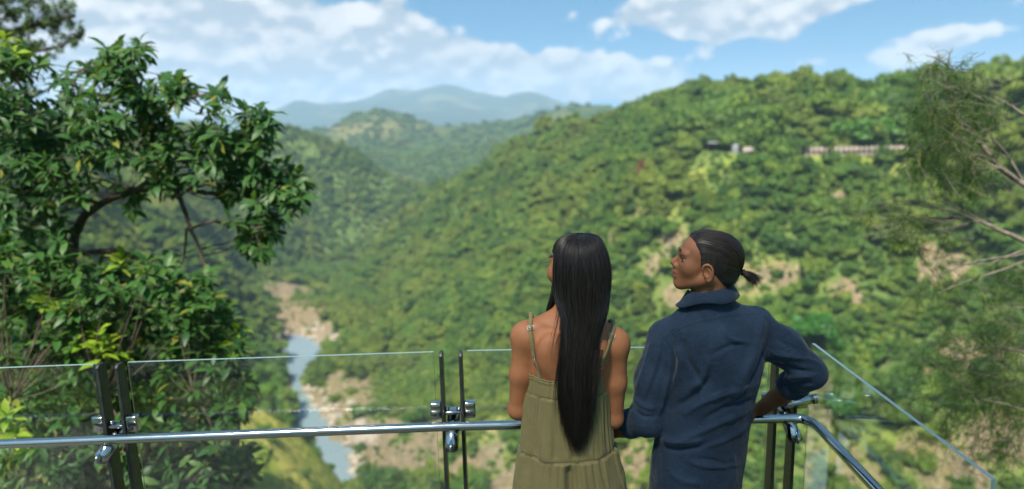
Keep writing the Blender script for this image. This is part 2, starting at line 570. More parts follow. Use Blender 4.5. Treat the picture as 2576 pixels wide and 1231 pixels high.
m_ground, nt, out = mat('gorge_ground')
geo = nt.n('ShaderNodeNewGeometry')
pos = geo.outputs['Position']
a_rk = nt.n('ShaderNodeAttribute', attribute_name='rock').outputs['Fac']
a_gr = nt.n('ShaderNodeAttribute', attribute_name='grass').outputs['Fac']
nA = nt.noise(pos, 0.11, 6, 0.6); nB = nt.noise(pos, 0.5, 5, 0.65); nC = nt.noise(pos, 0.035, 4)
stretch = nt.n('ShaderNodeMapping', {0: pos, 3: (1.0, 1.0, 0.25)})
nS = nt.noise(stretch.outputs[0], 0.5, 6, 0.65)
soil = nt.mix(nt.ramp(nA, .35, .65), (0.045, 0.085, 0.022), (0.10, 0.135, 0.035))
grass = nt.mix(nt.ramp(nB, .35, .65), (0.30, 0.27, 0.05), (0.46, 0.40, 0.09))
grass = nt.mix(nt.ramp(nC, .4, .6), grass, (0.22, 0.27, 0.04))
rock = nt.mix(nt.ramp(nS, .32, .70), (0.07, 0.057, 0.033), (0.25, 0.20, 0.125))
rock = nt.mix(nt.ramp(nA, .45, .7), rock, (0.16, 0.12, 0.06))
c = nt.mix(nt.m('MULTIPLY', a_gr, nt.ramp(nB, .22, .55), clamp=True), soil, grass)
c = nt.mix(nt.ramp(nt.m('ADD', a_rk, nt.m('MULTIPLY', nt.m('SUBTRACT', nS, .5), 1.1)), .35, .6), c, rock)
bp = nt.n('ShaderNodeBump', {'Strength': .8, 'Distance': 1.2, 'Height': nt.m('ADD', nS, nB)})
b = nt.n('ShaderNodeBsdfPrincipled', {'Base Color': c, 'Roughness': .95, 'Normal': bp.outputs[0], 'Specular IOR Level': .1})
nt.t.links.new(b.outputs[0], out.inputs[0])
me = mesh_from('gorge_terrain', V, F, m_ground, True)
for nm, arr in (('rock', RK), ('grass', GR)):
    at_ = me.attributes.new(nm, 'FLOAT', 'POINT'); at_.data.foreach_set('value', arr.ravel().astype(np.float32))
tag(link('gorge_terrain', me), 'steep gorge sides of soil, dry grass and bare rock', kind='structure')

# water
m_water, nt, out = mat('river_water')
geo = nt.n('ShaderNodeNewGeometry')
f = nt.noise(geo.outputs['Position'], 0.35, 4)
bp = nt.n('ShaderNodeBump', {'Strength': .12, 'Distance': .3, 'Height': f})
b = nt.n('ShaderNodeBsdfPrincipled', {'Base Color': (0.14, 0.18, 0.19, 1), 'Roughness': .10, 'IOR': 1.5, 'Specular IOR Level': .9, 'Normal': bp.outputs[0]})
nt.t.links.new(b.outputs[0], out.inputs[0])
VW = []; FWt = []
for k, ((bx, by), bw) in enumerate(zip(_bed, _bw)):
    tdir = _bed[min(k + 1, 59)] - _bed[max(k - 1, 0)]; tdir /= np.linalg.norm(tdir)
    nrm = np.array([-tdir[1], tdir[0]])
    for s in (-1, 1):
        VW.append((bx + s * nrm[0] * (bw + 14), by + s * nrm[1] * (bw + 14), RIVER_Z))
    if k:
        FWt.append((2 * k - 2, 2 * k - 1, 2 * k + 1, 2 * k))
tag(put('river', VW, np.array(FWt), m_water), 'green river at the bottom of the gorge', kind='structure')

# ------------------------------------------------------------------ hills and mountains farther off
def ridge(name, crest, front, base_z, back, seed, amp, m_, label, nu=150, nv=36):
    """a range of hills: smooth crest line, front spurs down to base_z, back slope"""
    C = np.array([at(*p) for p in crest])
    C = catmull(C, nu)
    u = np.arange(nu) / nu
    rows = []
    for v in np.linspace(0, 1, nv):
        tt = v
        y = C[:, 1] - front * tt
        prof = (1 - tt) ** 1.25
        z = base_z + (C[:, 2] - base_z) * prof
        spur = (fbm(C[:, 0] / (front * .33), y / (front * .9), 0, 4, seed) - .55) * amp * np.sin(min(1, tt * 1.5) * math.pi * .5) * (1 - tt * .5)
        fine = fbm(C[:, 0] / (front * .06), y / (front * .06), 0, 4, seed + 5) * amp * .1
        x = C[:, 0] + fbm(C[:, 0] / (front * .4), y / (front * .4), 3.3, 2, seed + 9) * front * .05
        rows.append(np.stack([x, y, z + spur + fine], -1))
    bk = C + np.array([0, back, 0]); bk[:, 2] = base_z
    rows.insert(0, bk)
    V = np.concatenate(rows); n_r = len(rows)
    jj, ii = np.mgrid[0:n_r - 1, 0:nu - 1]
    F = np.stack([jj * nu + ii, (jj + 1) * nu + ii, (jj + 1) * nu + ii + 1, jj * nu + ii + 1], -1).reshape(-1, 4)
    o = put(name, V, F, m_, smooth=True)
    tag(o, label, kind='structure')
    return rows


def hill_mat(name, a, b_, c_, s):
    m_, nt, out = mat(name)
    geo = nt.n('ShaderNodeNewGeometry'); pos = geo.outputs['Position']
    n1 = nt.noise(pos, s, 8, .62); n2 = nt.noise(pos, s * 6, 6, .65); n3 = nt.noise(pos, s * .35, 3)
    col = nt.mix(nt.ramp(n2, .35, .65), a, b_)
    col = nt.mix(nt.ramp(nt.m('ADD', n1, nt.m('MULTIPLY', nt.m('SUBTRACT', n3, .5), .8)), .52, .68), col, c_)
    bp = nt.n('ShaderNodeBump', {'Strength': 1.0, 'Distance': 12.0, 'Height': n2})
    b = nt.n('ShaderNodeBsdfPrincipled', {'Base Color': col, 'Roughness': 1.0, 'Specular IOR Level': 0.0, 'Normal': bp.outputs[0]})
    nt.t.links.new(b.outputs[0], out.inputs[0])
    return m_


m_hill = hill_mat('wooded_hill', (.022, .045, .014), (.05, .08, .024), (.12, .115, .04), .0045)
m_mount = hill_mat('far_range', (.014, .03, .016), (.03, .05, .024), (.075, .085, .036), .0022)
mid_rows = ridge('middle_hill', [(380, 345, 2500), (560, 340, 2550), (720, 338, 2600), (820, 326, 2650), (870, 300, 2700), (915, 280, 2720), (960, 274, 2750), (1010, 284, 2750), (1060, 303, 2750), (1120, 318, 2780), (1200, 312, 2800), (1300, 300, 2750),
                        (1380, 284, 2700), (1450, 268, 2650), (1560, 262, 2600)], 1250, -190, 600, 21, 70, m_hill, 'wooded hill with a rounded top across the valley')
mid_rows2 = ridge('low_hill', [(560, 420, 1900), (760, 400, 1950), (900, 372, 2000), (1050, 372, 2000), (1180, 372, 1950), (1300, 345, 1900), (1400, 315, 1850), (1520, 300, 1800)], 560, -195, 380, 44, 34, m_hill, 'low wooded hill in the valley behind the spur')
ridge('far_mountains', [(300, 300, 9000), (480, 300, 9000), (600, 296, 8800), (680, 278, 8600), (735, 256, 8600), (800, 263, 8700), (870, 258, 8900), (930, 242, 9200), (975, 226, 9400), (1030, 229, 9500), (1080, 219, 9600),
                        (1115, 212, 9600), (1160, 221, 9600), (1220, 238, 9500), (1265, 246, 9400), (1310, 232, 9300), (1350, 234, 9200), (1400, 251, 9100), (1450, 266, 9000), (1600, 275, 9000), (1800, 290, 9000)],
      4200, -190, 900, 63, 330, m_mount, 'hazy blue mountain range on the horizon', 220, 60)
# floor of the valley out to the horizon
put_v = [(-6900, -150, -215), (6900, -150, -215), (6900, 11800, -215), (-6900, 11800, -215)]
tag(put('valley_floor', put_v, np.array([[0, 1, 2, 3]]), m_hill), 'wooded valley floor beyond the gorge', kind='structure')

# boulders and ledges along the river
m_boulder = principled('river_boulder', (.235, .195, .15), .9, noise_scale=.4, noise_amt=.35)
rb_ = np.random.default_rng(88)
A = Acc(); nb_ = 0
ph_ = np.linspace(0, 2 * np.pi, 7, endpoint=False)
while nb_ < 520:
    k = rb_.integers(8, 60); side = rb_.choice([-1, 1]); off = (_bw[k] + rb_.exponential(5.0) + 0.5) * side
    td = _bed[min(k + 1, 59)] - _bed[k - 1]; td /= np.linalg.norm(td)
    x_, y_ = _bed[k] + np.array([-td[1], td[0]]) * off + rb_.normal(size=2) * 3
    z_ = float(gz(x_, y_)); s_ = rb_.uniform(.7, 1.2) * (1 + rb_.exponential(.8))
    if z_ < RIVER_Z - 1.5 or z_ > RIVER_Z + 16: continue
    rows_ = []
    for zz_, rr_ in ((-.5, .9), (.0, 1.0), (.45, .8), (.7, .35)):
        q_ = rr_ * s_ * rb_.uniform(.75, 1.25, 7)
        rows_.append(np.stack([x_ + np.cos(ph_) * q_ * 1.3, y_ + np.sin(ph_) * q_, np.full(7, z_ + zz_ * s_) + rb_.normal(size=7) * .08 * s_], -1))
    Vb = np.vstack(rows_ + [[[x_, y_, z_ + .75 * s_]]])
    Fb = np.array([(i * 7 + j, i * 7 + (j + 1) % 7, (i + 1) * 7 + (j + 1) % 7, (i + 1) * 7 + j) for i in range(3) for j in range(7)])
    A.add(Vb, [Fb, np.array([(21 + j, 21 + (j + 1) % 7, 28) for j in range(7)])]); nb_ += 1
tag(put('river_boulders', *A.out(), m_boulder), 'pale boulders strewn along both river banks', kind='stuff')
# ------------------------------------------------------------------ forest on the slopes
def foliage_mat(name, dark, mid, light, warm, warm_amt=.5, world_scale=.012, gloss=.5, transl=.42):
    """leaf material: each tree its own tone, whole stands drift between dark and yellow-green"""
    m_, nt, out = mat(name)
    geo = nt.n('ShaderNodeNewGeometry'); pos = geo.outputs['Position']
    oi = nt.n('ShaderNodeObjectInfo')
    rnd = oi.outputs['Random']
    big = nt.noise(pos, world_scale, 3)
    leafn = nt.noise(pos, world_scale * 60, 2)
    stand = nt.noise(pos, world_scale * 3.2, 3)
    col = nt.mix(nt.ramp(nt.m('ADD', nt.m('MULTIPLY', rnd, .45), nt.m('MULTIPLY', stand, .9)), 0.38, 0.85), dark, mid)
    col = nt.mix(nt.ramp(nt.m('FRACT', nt.m('MULTIPLY', rnd, 7.31)), .55, 1.0), col, light)
    wf = nt.m('MULTIPLY', nt.ramp(nt.m('ADD', big, nt.m('MULTIPLY', nt.m('FRACT', nt.m('MULTIPLY', rnd, 3.77)), .16)), .50, .72), warm_amt)
    col = nt.mix(wf, col, warm)
    col = nt.mix(nt.m('MULTIPLY', nt.ramp(leafn, .35, .7), .35), col, light)
    b = nt.n('ShaderNodeBsdfPrincipled', {'Base Color': col, 'Roughness': gloss, 'Specular IOR Level': .25})
    tr = nt.n('ShaderNodeBsdfTranslucent', {'Color': nt.mix(.5, col, (.16, .24, .03))})
    ms = nt.n('ShaderNodeMixShader', {0: transl, 1: b.outputs[0], 2: tr.outputs[0]})
    nt.t.links.new(ms.outputs[0], out.inputs[0])
    return m_


m_forest = foliage_mat('forest_leaves', (.026, .080, .020), (.080, .172, .028), (.168, .245, .036), (.25, .25, .040), .42)
m_bark = principled('tree_bark', (.16, .125, .09), .9, noise_scale=3, noise_amt=.4)
m_bark_pale = principled('pale_bark', (.30, .26, .20), .9, noise_scale=3, noise_amt=.35)


def crown_mesh(name, seed, kind, nq, mat_, leaf=.13):
    """unit crown (radius about 1, base at z=0): lumps of outward facing leaf sprays with gaps between them"""
    r = np.random.default_rng(seed)
    nl = {'round': 13, 'wide': 17, 'tall': 15, 'thin': 11, 'shrub': 7}[kind]
    L = []
    for i in range(nl):
        a = r.uniform(0, 2 * np.pi)
        if kind == 'round':
            q = r.normal(size=3); q /= np.linalg.norm(q); q[2] = abs(q[2]) * 1.0 - .25
            c = q * r.uniform(.45, .72) * np.array([1, 1, .8]) + [0, 0, .85]; s = r.uniform(.30, .48)
        elif kind == 'wide':
            rr = math.sqrt(r.uniform(.02, 1)) * .85; c = np.array([math.cos(a) * rr, math.sin(a) * rr, .75 + .35 * (1 - rr) + r.normal() * .1]); s = r.uniform(.24, .40)
        elif kind == 'tall':
            h = r.uniform(.15, 1); rr = .55 * math.sin(math.pi * (0.12 + .8 * h)) * r.uniform(.3, 1); c = np.array([math.cos(a) * rr, math.sin(a) * rr, .3 + 1.9 * h]); s = r.uniform(.24, .42)
        elif kind == 'thin':
            h = r.uniform(0, 1); rr = .62 * r.uniform(.2, 1); c = np.array([math.cos(a) * rr, math.sin(a) * rr, .5 + 1.2 * h]); s = r.uniform(.18, .34)
        else:
            rr = .6 * math.sqrt(r.uniform()); c = np.array([math.cos(a) * rr, math.sin(a) * rr, .35 + .3 * r.uniform()]); s = r.uniform(.3, .5)
        L.append((c, s))
    sq = np.array([r.uniform(.8, 1.2), r.uniform(.8, 1.2), r.uniform(.85, 1.15)])
    L = [(c * sq + r.normal(size=3) * .07, s * r.uniform(.75, 1.25)) for c, s in L]
    w_ = np.array([s ** 2 for _, s in L]); w_ /= w_.sum()
    k = r.choice(nl, nq, p=w_)
    C = np.array([L[i][0] for i in k]); S = np.array([L[i][1] for i in k])
    q = r.normal(size=(nq, 3)); q[:, 2] = q[:, 2] * .8 + .35; q /= np.linalg.norm(q, axis=1)[:, None]
    P = C + q * (S * r.uniform(.62, 1.16, nq))[:, None] * np.array([1, 1, .78])
    nrm = q + r.normal(size=(nq, 3)) * .55 + [0, 0, .25]; nrm /= np.linalg.norm(nrm, axis=1)[:, None]
    t = np.cross(nrm, r.normal(size=(nq, 3))); t /= np.linalg.norm(t, axis=1)[:, None]
    bt = np.cross(nrm, t)
    sz = leaf * r.uniform(.6, 1.35, nq)[:, None]
    V = np.stack([P - t * sz * .9, P + bt * sz * .55 - nrm * sz * .25, P + t * sz * 1.0, P - bt * sz * .55 - nrm * sz * .25], 1).reshape(-1, 3)
    F = np.arange(nq * 4).reshape(-1, 4)
    me = mesh_from(name, V, F, mat_)
    return me


def trunk_mesh(name, seed, h, mat_, rad=.055):
    r = np.random.default_rng(seed)
    A = Acc()
    z = np.linspace(-.5, h, 6)
    path = np.stack([r.normal(size=6).cumsum() * .02, r.normal(size=6).cumsum() * .02, z], -1)
    A.add(*tube(path, np.linspace(rad, rad * .45, 6), 5))
    for i in range(4):
        a = r.uniform(0, 6.28); p0 = path[r.integers(3, 6)]
        p1 = p0 + np.array([math.cos(a) * .4, math.sin(a) * .4, r.uniform(.2, .5)])
        A.add(*tube(np.array([p0, (p0 + p1) / 2 + [0, 0, .05], p1]), [rad * .45, rad * .33, rad * .15], 4))
    v, f = A.out()
    return mesh_from(name, v, f, mat_, True)


KINDS_ = ['round', 'wide', 'tall', 'thin', 'round', 'wide', 'round', 'shrub']
crowns = [crown_mesh('crown', 100 + i, k, {'shrub': 420, 'thin': 620}.get(k, 900), m_forest, {'shrub': .17}.get(k, .135)) for i, k in enumerate(KINDS_)]
trunks = [trunk_mesh('trunk', 200 + i, {'tall': 1.6, 'thin': 1.3, 'shrub': .35}.get(k, .85), m_bark_pale if k == 'thin' else m_bark) for i, k in enumerate(KINDS_)]
proto_col = bpy.data.collections.new('tree_kinds')
for i, me in enumerate(crowns):
    # crown and trunk together for the mass of the forest
    a = Acc()
    cv = np.empty(len(me.vertices) * 3, np.float32); me.vertices.foreach_get('co', cv)
    tv = np.empty(len(trunks[i].vertices) * 3, np.float32); trunks[i].vertices.foreach_get('co', tv)
    both = mesh_from('tree_kind', np.concatenate([cv, tv]).reshape(-1, 3),
                     [tuple(p.vertices) for p in me.polygons] + [tuple(x + len(me.vertices) for x in p.vertices) for p in trunks[i].polygons],
                     mats=[m_forest, m_bark], midx=[0] * len(me.polygons) + [1] * len(trunks[i].polygons))
    o = bpy.data.objects.new('%02d_tree_kind' % i, both)
    proto_col.objects.link(o)

gn = bpy.data.node_groups.new('scatter_trees', 'GeometryNodeTree')
gn.interface.new_socket('Geometry', in_out='INPUT', socket_type='NodeSocketGeometry')
gn.interface.new_socket('Geometry', in_out='OUTPUT', socket_type='NodeSocketGeometry')
gi = gn.nodes.new('NodeGroupInput'); go = gn.nodes.new('NodeGroupOutput')
ci = gn.nodes.new('GeometryNodeCollectionInfo'); ci.inputs[0].default_value = proto_col
ci.inputs['Separate Children'].default_value = True; ci.inputs['Reset Children'].default_value = True
ip = gn.nodes.new('GeometryNodeInstanceOnPoints'); ip.inputs['Pick Instance'].default_value = True


def gattr(nm, typ):
    a = gn.nodes.new('GeometryNodeInputNamedAttribute'); a.data_type = typ; a.inputs[0].default_value = nm
    return a.outputs[0]


gn.links.new(gi.outputs[0], ip.inputs['Points']); gn.links.new(ci.outputs[0], ip.inputs['Instance'])
gn.links.new(gattr('pick', 'INT'), ip.inputs['Instance Index']); gn.links.new(gattr('size', 'FLOAT_VECTOR'), ip.inputs['Scale'])
gn.links.new(gattr('turn', 'FLOAT_VECTOR'), ip.inputs['Rotation']); gn.links.new(ip.outputs[0], go.inputs[0])


def scatter(name, P, pick, size, turn, label):
    me = bpy.data.meshes.new(name)
    me.vertices.add(len(P)); me.vertices.foreach_set('co', np.asarray(P, np.float32).ravel())
    a = me.attributes.new('pick', 'INT', 'POINT'); a.data.foreach_set('value', np.asarray(pick, np.int32))
    a = me.attributes.new('size', 'FLOAT_VECTOR', 'POINT'); a.data.foreach_set('vector', np.asarray(size, np.float32).ravel())
    a = me.attributes.new('turn', 'FLOAT_VECTOR', 'POINT'); a.data.foreach_set('vector', np.asarray(turn, np.float32).ravel())
    me.update()
    o = link(name, me)
    md = o.modifiers.new('scatter', 'NODES'); md.node_group = gn
    tag(o, label, kind='stuff')
    return o


def jitter_grid(x0, x1, y0, y1, s):
    x, y = np.meshgrid(np.arange(x0, x1, s), np.arange(y0, y1, s))
    x = x.ravel() + rng.uniform(-.5, .5, x.size) * s; y = y.ravel() + rng.uniform(-.5, .5, y.size) * s
    return x, y


def in_view(P, mx=260, my=160):
    px, py, d = proj(P)
    return (px > -mx) & (px < 2575 + mx) & (py > -my) & (py < 1231 + my) & (d > 1)


# candidates: near side of the gorge densely, far slopes more widely
X1, Y1 = jitter_grid(-330, 640, 110, 720, 3.9)
X2, Y2 = jitter_grid(-560, 260, 720, 1330, 5.2)
X3, Y3 = jitter_grid(-560, -330, 200, 720, 7.5)
TX = np.concatenate([X1, X2, X3]); TY = np.concatenate([Y1, Y2, Y3])
TZ = gz(TX, TY)
P = np.stack([TX, TY, TZ], -1)
rk, gr = openness(TX, TY, TZ)
keep = in_view(P) & ((TZ > RIVER_Z + 2.2) | (TY > 690))
op = np.maximum(rk, gr)
u = rng.uniform(size=len(P))
spur = (P[:, 0] > -140) & (P[:, 0] < -20) & (P[:, 1] > 100) & (P[:, 1] < 240)
op = np.maximum(op, spur * .97)
keep &= u > np.where((rk > .6) & ((TY > 380) & (TX < 0) | (TX < 10)), .96, np.clip(op * .72, 0, .62) * np.where(spur, 1.13, 1))
# keep the railway bench open
drail = np.min(np.hypot(P[:, None, 0] - RAILC[None, ::4, 0], P[:, None, 1] - RAILC[None, ::4, 1]), 1)
infront = P[:, 1] < np.interp(P[:, 0], RAILC[:, 0], RAILC[:, 1])
on_rail = (P[:, 0] > RAILC[0, 0] + 12)
keep &= ~(on_rail & (drail < np.where(infront, 5.5, 8)))
P, op, gr, drail, infront, on_rail = P[keep], op[keep], gr[keep], drail[keep], infront[keep], on_rail[keep]
n = len(P)
base = rng.gamma(4.5, .88, n).clip(1.8, 6.6)
base = base * (1.0 + fbm(P[:, 0] / 32, P[:, 1] / 32, 0, 2, 66) * .75)
sh = rng.uniform(size=n) < np.clip(op * 1.6 + .10, 0, .95)
near_rail = on_rail & infront & (drail < 8)
sh |= near_rail
pick = np.where(sh, 7, rng.choice(7, n, p=[.2, .18, .12, .1, .16, .12, .12]))
base = np.where(sh, rng.uniform(1.0, 2.2, n), base)
behind = on_rail & ~infront & (drail < 70)
pick = np.where(behind & ((pick == 2) | (pick == 3)), 5, pick)
base = np.where(behind & ~sh, base * 1.55, base)
size = np.stack([base * rng.uniform(.85, 1.15, n), base * rng.uniform(.85, 1.15, n), base * rng.uniform(.75, 1.2, n)], -1)
turn = np.stack([rng.normal(size=n) * .07, rng.normal(size=n) * .07, rng.uniform(0, 6.28, n)], -1)
# the trees that show largest stand as trees of their own
px, py, dep = proj(P)
vis = size[:, 0] / dep * ((px > 0) & (px < 2575) & (py > 150) & (py < 1225)) * (pick < 7) * (px > 700)
top = np.argsort(-vis)[:260]
solo = np.zeros(n, bool); solo[top] = True
scatter('forest', P[~solo], pick[~solo], size[~solo], turn[~solo], 'unbroken rainforest canopy covering the gorge sides')
solo_trees = []
for k in np.nonzero(solo)[0]:
    o = empty('forest_tree', P[k]); o.rotation_euler = turn[k]; o.scale = size[k]
    link('crown', crowns[pick[k]], o); link('trunk', trunks[pick[k]], o)
    x_, y_ = px[k], py[k]
    look = {0: 'rounded', 1: 'spreading', 2: 'tall', 3: 'thin airy', 4: 'domed', 5: 'broad flat-topped', 6: 'bushy'}[int(pick[k])]
    sz_ = 'large ' if size[k, 0] > 5.2 else 'small ' if size[k, 0] < 4.0 else ''
    if behind[k] or y_ < 385:
        where = 'on the ridge above the white tank' if x_ < 1880 else 'behind the pale railway wall' if x_ < 2120 else 'behind the right end of the railway wall' if x_ < 2320 else 'on the ridge behind the she-oak'
        gname = 'trees on the ridge above the railway'
    elif x_ > 1870:
        c_ = ' left' if x_ < 2060 else ' middle' if x_ < 2250 else ' right'
        where = ('just below the railway,' if y_ < 520 else 'halfway down the slope,' if y_ < 700 else "level with the man's shoulder," if y_ < 860 else 'low behind the side glass,') + c_
        gname = 'trees on the slope right of the man'
    elif x_ > 1560:
        where = 'above the gap between the two people' if y_ < 640 else 'seen between the woman and the man'; gname = 'trees between the people'
    elif x_ > 1270:
        where = "above the woman's head" if y_ < 620 else "beside the woman's shoulder"; gname = 'trees around the woman'
    elif y_ > 880:
        where = 'seen through the glass beside the middle posts' if x_ > 1000 else 'on the rocky bank right of the river'; gname = 'trees seen through the glass'
    else:
        where = 'on the spur above the middle posts' if x_ > 1000 else 'at the foot of the spur by the river'; gname = 'trees on the spur'
    tag(o, sz_ + look + ' tree ' + where, 'tree', gname)
    solo_trees.append((x_, o))


# trees that look alike are told apart by their order from the left
ORD = ['leftmost', 'second', 'third', 'fourth', 'fifth', 'sixth', 'seventh', 'eighth', 'ninth', 'tenth', 'eleventh', 'twelfth', 'thirteenth', 'fourteenth', 'fifteenth', 'sixteenth', 'seventeenth', 'eighteenth', 'nineteenth', 'twentieth']
alike = {}
for x_, o in sorted(solo_trees, key=lambda q: q[0]):
    alike.setdefault(o['label'], []).append(o)
for lb, os_ in alike.items():
    if len(os_) > 1:
        for k, o in enumerate(os_):
            o['label'] = lb + (', leftmost' if k == 0 else ', rightmost' if k == len(os_) - 1 else ', ' + (ORD[k] if k < 20 else 'farther right') + ' from left')


def lone_tree(px, py_top, py_base, width, kind, mat_, label, seed, Y=None, dy=0.0):
    """a tree that stands out in the photograph: from its foot and its top"""
    foot = hit(px, py_base) if Y is None else at(px, py_base, Y)
    foot = foot + np.array([0, dy, 0]); foot[2] = min(foot[2], float(gz(foot[0], foot[1]))) if Y is None else foot[2]
    dep = proj(foot)[2]
    H = (py_base - py_top) * dep / FOCAL; W = width * dep / FOCAL / 2
    unit = {'tall': 2.35, 'thin': 1.85, 'round': 1.75, 'wide': 1.35, 'shrub': .95}[kind]
    o = empty('lone_tree', foot)
    o.scale = (W / .92, W / .92, H / unit)
    link('crown', crown_mesh('crown', seed, kind, 1500, mat_, .12), o)
    link('trunk', trunk_mesh('trunk', seed + 1, {'tall': 1.6, 'thin': 1.3}.get(kind, .85), m_bark, .04), o)
    return tag(o, label, 'tree')


m_bright = foliage_mat('bright_leaves', (.09, .17, .02), (.11, .20, .025), (.16, .25, .035), (.17, .22, .03), .2)
m_lush = foliage_mat('lush_leaves', (.035, .13, .02), (.05, .17, .025), (.08, .20, .03), (.10, .19, .03), .2)
m_dry = foliage_mat('dry_leaves', (.16, .06, .025), (.20, .08, .03), (.22, .11, .04), (.22, .12, .05), .3)
lone_tree(1945, 268, 388, 78, 'tall', m_bright, 'tall yellow-green tree in front of the railway line', 901)
lone_tree(2082, 330, 392, 46, 'tall', m_bright, 'small columnar tree in front of the pale railway wall', 902)
lone_tree(2170, 298, 372, 120, 'wide', m_lush, 'spreading bright green tree right behind the railway wall', 903)
lone_tree(1990, 345, 390, 70, 'round', m_forest, 'low round bush beside the tall yellow-green tree', 904)
lone_tree(1612, 400, 462, 30, 'tall', m_dry, 'reddish brown dead tree on the hillside', 905)
lone_tree(2065, 225, 300, 90, 'round', m_bright, 'pale green domed tree high on the ridge', 906)
lone_tree(1370, 290, 345, 60, 'round', m_forest, 'rounded tree standing out on the ridge line', 907)
lone_tree(1930, 760, 840, 95, 'round', m_bright, 'bright green tree on the slope right of the man', 908)
lone_tree(2040, 790, 880, 130, 'wide', m_lush, 'broad bright green tree above the side glass panel', 909)
lone_tree(2130, 975, 1060, 90, 'round', m_lush, 'vivid green round tree seen through the side glass', 910)

# woods on the middle hills
for rows, s, nm, lb in ((mid_rows, 34, 'hill_woods', 'distant woods on the rounded hill'), (mid_rows2, 17, 'valley_woods', 'woods on the low hill in the valley')):
    G = np.array(rows[1:])
    A_ = G[:-1, :-1].reshape(-1, 3); B_ = G[1:, :-1].reshape(-1, 3); C_ = G[:-1, 1:].reshape(-1, 3)
    ar = np.linalg.norm(np.cross(B_ - A_, C_ - A_), axis=1)
    num = int(ar.sum() / s ** 2)
    q = rng.choice(len(ar), num, p=ar / ar.sum())
    Pm = A_[q] + (B_[q] - A_[q]) * rng.uniform(size=(num, 1)) + (C_[q] - A_[q]) * rng.uniform(size=(num, 1))
    kp = in_view(Pm, 100, 100) & (fbm(Pm[:, 0] / 120, Pm[:, 1] / 120, 0, 3, 4) < .28)
    Pm = Pm[kp]; num = len(Pm)
    sz = rng.uniform(.24, .42, (num, 1)) * s * np.array([[1, 1, .8]])
    scatter(nm, Pm, rng.choice([0, 1, 4, 5, 6], num), sz, np.stack([np.zeros(num), np.zeros(num), rng.uniform(0, 6, num)], -1), lb)
# undergrowth between the crowns
UX, UY = jitter_grid(-330, 520, 110, 760, 4.6)
UZ = gz(UX, UY); UP_ = np.stack([UX, UY, UZ], -1)
rk_, gr_ = openness(UX, UY, UZ)
sp_ = (UX > -140) & (UX < -20) & (UY > 100) & (UY < 240)
dr_ = np.min(np.hypot(UX[:, None] - RAILC[None, ::4, 0], UY[:, None] - RAILC[None, ::4, 1]), 1)
ku = in_view(UP_, 120, 100) & (UZ > RIVER_Z + 2) & (rng.uniform(size=len(UX)) > np.maximum(np.where((rk_ > .6) & (UX < 10), .90, np.maximum(rk_, gr_) * .62), sp_ * .93)) & ~((UX > RAILC[0, 0] + 12) & (dr_ < 3.5))
UP_ = UP_[ku]; nu_ = len(UP_); su = rng.uniform(1.0, 2.3, nu_)
scatter('undergrowth', UP_, np.full(nu_, 7), np.stack([su * rng.uniform(.9, 1.4, nu_), su * rng.uniform(.9, 1.4, nu_), su * rng.uniform(.8, 1.4, nu_)], -1), np.stack([np.zeros(nu_), np.zeros(nu_), rng.uniform(0, 6.28, nu_)], -1), 'dense green undergrowth between the trees on the gorge sides')

# ------------------------------------------------------------------ railway across the gorge
m_conc = principled('weathered_concrete', (.31, .265, .215), .9, noise_scale=.6, noise_amt=.3)
m_red = principled('rusty_steel', (.07, .045, .035), .8, noise_scale=1, noise_amt=.3)
m_ballast = principled('ballast', (.26, .22, .18), .95, noise_scale=1.5, noise_amt=.35)
m_white = principled('white_paint', (.16, .16, .165), .6)
rail_root = empty('railway_wall', at(2200, 392, 424))
xs = RAILC[(RAILC[:, 0] > at(2015, 392, 432)[0]) & (RAILC[:, 0] < at(2312, 388, 420)[0])]
L = np.concatenate([[0], np.cumsum(np.linalg.norm(np.diff(xs, axis=0), axis=1))])
nb = int(L[-1] / 2.7)
tpos = np.linspace(0, L[-1], nb)
cen = np.stack([np.interp(tpos, L, xs[:, a]) for a in range(3)], -1)
cen[:, 2] = np.interp(cen[:, 0], [cen[0, 0], cen[-1, 0]], [cen[0, 2], cen[-1, 2]])
tang = (cen[-1] - cen[0]) / np.linalg.norm(cen[-1] - cen[0]); nrm = np.array([tang[1], -tang[0], 0])
A = Acc()
pan = None
for k, c in enumerate(cen):
    b0 = c + nrm * -1.0
    v_, f_ = box(b0 + [0, 0, 2.9], tang * .80, nrm * .14, (0, 0, 1.75))
    put('wall_panel', v_, f_, m_conc, rail_root)
    if True:
        v_, f_ = box(b0 + [0, 0, .35], tang * .42, nrm * .35, (0, 0, .75))
        v_[[0, 2, 4, 6]] += nrm * .8
        put('pier', v_, f_, m_conc, rail_root)
mid = (cen[0] + cen[-1]) / 2
v_, f_ = box(mid + nrm * -1.0 + [0, 0, 4.85], tang * L[-1] / 2, nrm * .2, (0, 0, .12)); put('top_rail', v_, f_, m_conc, rail_root)
v_, f_ = box(mid + nrm * -1.35 + [0, 0, 2.5], tang * L[-1] / 2, nrm * .1, (0, 0, 2.2)); put('back_beam', v_, f_, m_red, rail_root)
v_, f_ = box(mid + nrm * -2.6 + [0, 0, -.6], tang * (L[-1] / 2 + 1), nrm * 2.2, (0, 0, .7)); put('footing', v_, f_, m_ballast, rail_root)
tag(rail_root, 'pale slatted railway retaining wall across the gorge', 'wall')
# retaining wall further left under the trees
t0 = at(1880, 384, 440); rr = empty('stone_abutment', t0)
v_, f_ = box(t0 + [0, 0, 1.2], (3.0, 0, 0), (0, 1.2, 0), (0, 0, 1.6)); put('wall_block', v_, f_, m_conc, rr)
v_, f_ = box(t0 + [0.4, -.1, 3.1], (2.2, 0, 0), (0, .8, 0), (0, 0, .35)); put('coping', v_, f_, m_conc, rr)
tag(rr, 'small pale stone abutment in shade beside the railway', 'wall')
